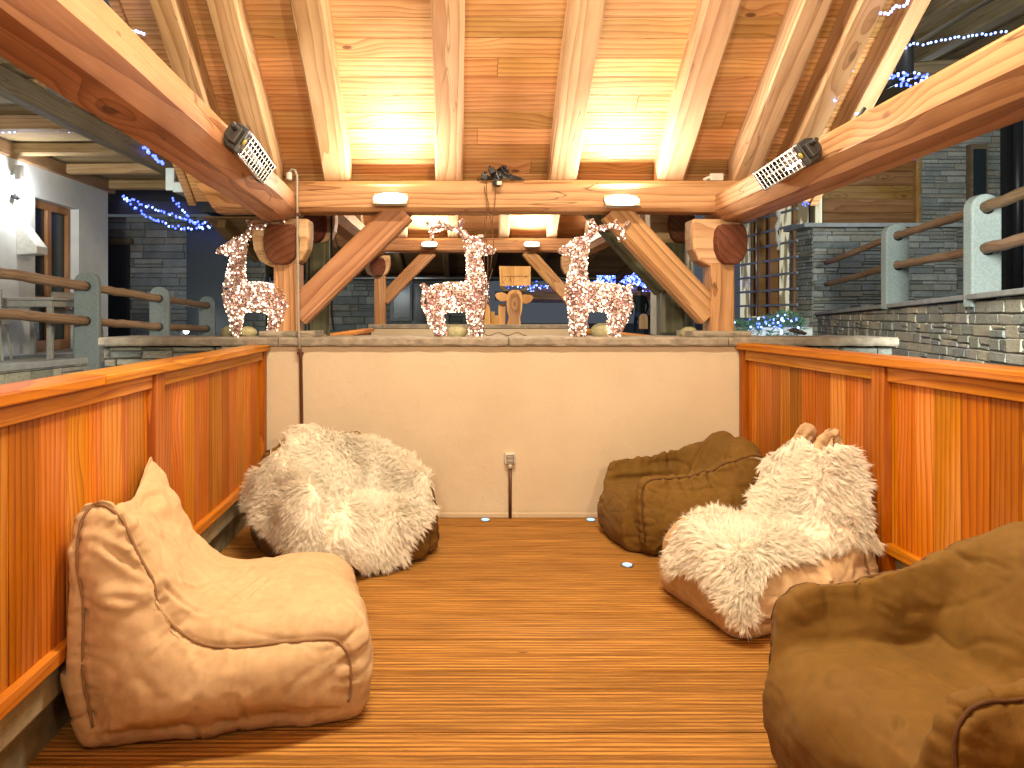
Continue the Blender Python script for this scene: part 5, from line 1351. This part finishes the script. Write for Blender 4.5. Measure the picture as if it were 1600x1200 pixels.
MB().prism(PP([(766,508),(766,487),(773,487),(773,493),(781,493),(781,508)], 11.5), 11.475, 11.525).build('stepped_board', M_cut, t, bev=.006)
MB().prism(PP(rb(784, 5.5, 474, 508), 11.5), 11.46, 11.52).build('narrow_board', M_cut, t, bev=.006)
for cx, wq, yt, lb in ((1005, 7, 490, 'orange wooden board leaning behind the legs of the person'), (1021, 5, 474, 'orange wooden board right of the person')):
    tag(MB().prism(PP(rb(cx, wq, yt, 514), 15), 14.97, 15.03).build('wooden_board', M_cut, bev=.006), lb, 'board', 'orange boards near the person')

# ------------------------------------------------------------------ person beyond the right reindeer
def person(label, px, ytop, yfeet, Y, jacket, legs, face_away, armup=False):
    sc = (P(px, ytop, Y).z - P(px, yfeet, Y).z) / 1.75; c = P(px, yfeet, Y)
    t = thing('person', label, 'person', c)
    J = {'p': (0, 0, .95), 's1': (0, 0, 1.15), 's2': (0, 0, 1.38), 'n': (0, 0, 1.5), 'h': (0, -.01, 1.60), 'hh': (0, -.01, 1.70)}
    rad = {'p': .15, 's1': .145, 's2': .15, 'n': .06, 'h': .085, 'hh': .075}
    E = [('p', 's1'), ('s1', 's2'), ('s2', 'n'), ('n', 'h'), ('h', 'hh')]
    for s, nm_ in ((-1, 'l'), (1, 'r')):
        J.update({'sh'+nm_: (s*.19, 0, 1.40), 'el'+nm_: (s*.27, .02, 1.12), 'wr'+nm_: (s*.24, -.12, .92), 'ha'+nm_: (s*.23, -.17, .84), 'hp'+nm_: (s*.10, 0, .86), 'kn'+nm_: (s*.16, -.03, .48), 'an'+nm_: (s*.20, .03, .08), 'to'+nm_: (s*.22, -.14, .03)})
        rad.update({'sh'+nm_: .075, 'el'+nm_: .052, 'wr'+nm_: .038, 'ha'+nm_: .035, 'hp'+nm_: .11, 'kn'+nm_: .07, 'an'+nm_: .05, 'to'+nm_: .035})
        E += [('s2', 'sh'+nm_), ('sh'+nm_, 'el'+nm_), ('el'+nm_, 'wr'+nm_), ('wr'+nm_, 'ha'+nm_), ('p', 'hp'+nm_), ('hp'+nm_, 'kn'+nm_), ('kn'+nm_, 'an'+nm_), ('an'+nm_, 'to'+nm_)]
    ks = list(J); me = bpy.data.meshes.new('body'); f = 1 if face_away else -1
    me.from_pydata([(J[k][0]*sc, J[k][1]*sc*(-f), J[k][2]*sc) for k in ks], [(ks.index(a), ks.index(b)) for a, b in E], [])
    o = bpy.data.objects.new('body', me); COL.objects.link(o); o.parent = t
    sk = o.modifiers.new('skin', 'SKIN'); o.modifiers.new('sub', 'SUBSURF').render_levels = 2
    for i, k in enumerate(ks): me.skin_vertices[0].data[i].radius = (rad[k]*sc, rad[k]*sc*.8); me.skin_vertices[0].data[i].use_root = (k == 'p')
    skm = NT('clothed_body'); g = skm.n('ShaderNodeTexCoord').outputs['Object']; sp = skm.n('ShaderNodeSeparateXYZ'); skm.l(g, sp.inputs[0])
    col = skm.mix(skm.ramp(sp.outputs[2], .90*sc, .92*sc), legs, jacket); col = skm.mix(skm.ramp(sp.outputs[2], 1.47*sc, 1.49*sc), col, (.45, .22, .14))
    skm.l(col, skm.b.inputs['Base Color']); skm.b.inputs['Roughness'].default_value = .8; me.materials.append(skm.m)
    m = MB(); m.ball((0, .015*f*sc, 1.70*sc), .098*sc, 12, 8); m.build('hair', M_black if face_away else M_oldwood, t, world=False, smooth=True)
    return t
person('person in dark jacket and blue jeans standing with legs apart beyond the right reindeer', 1000, 449, 530, 16, (.02, .028, .025), (.035, .05, .11), True)
person('person in a pale top standing behind the boards, right of the dark jacket person', 1018, 458, 532, 17, (.50, .45, .42), (.05, .05, .06), False)
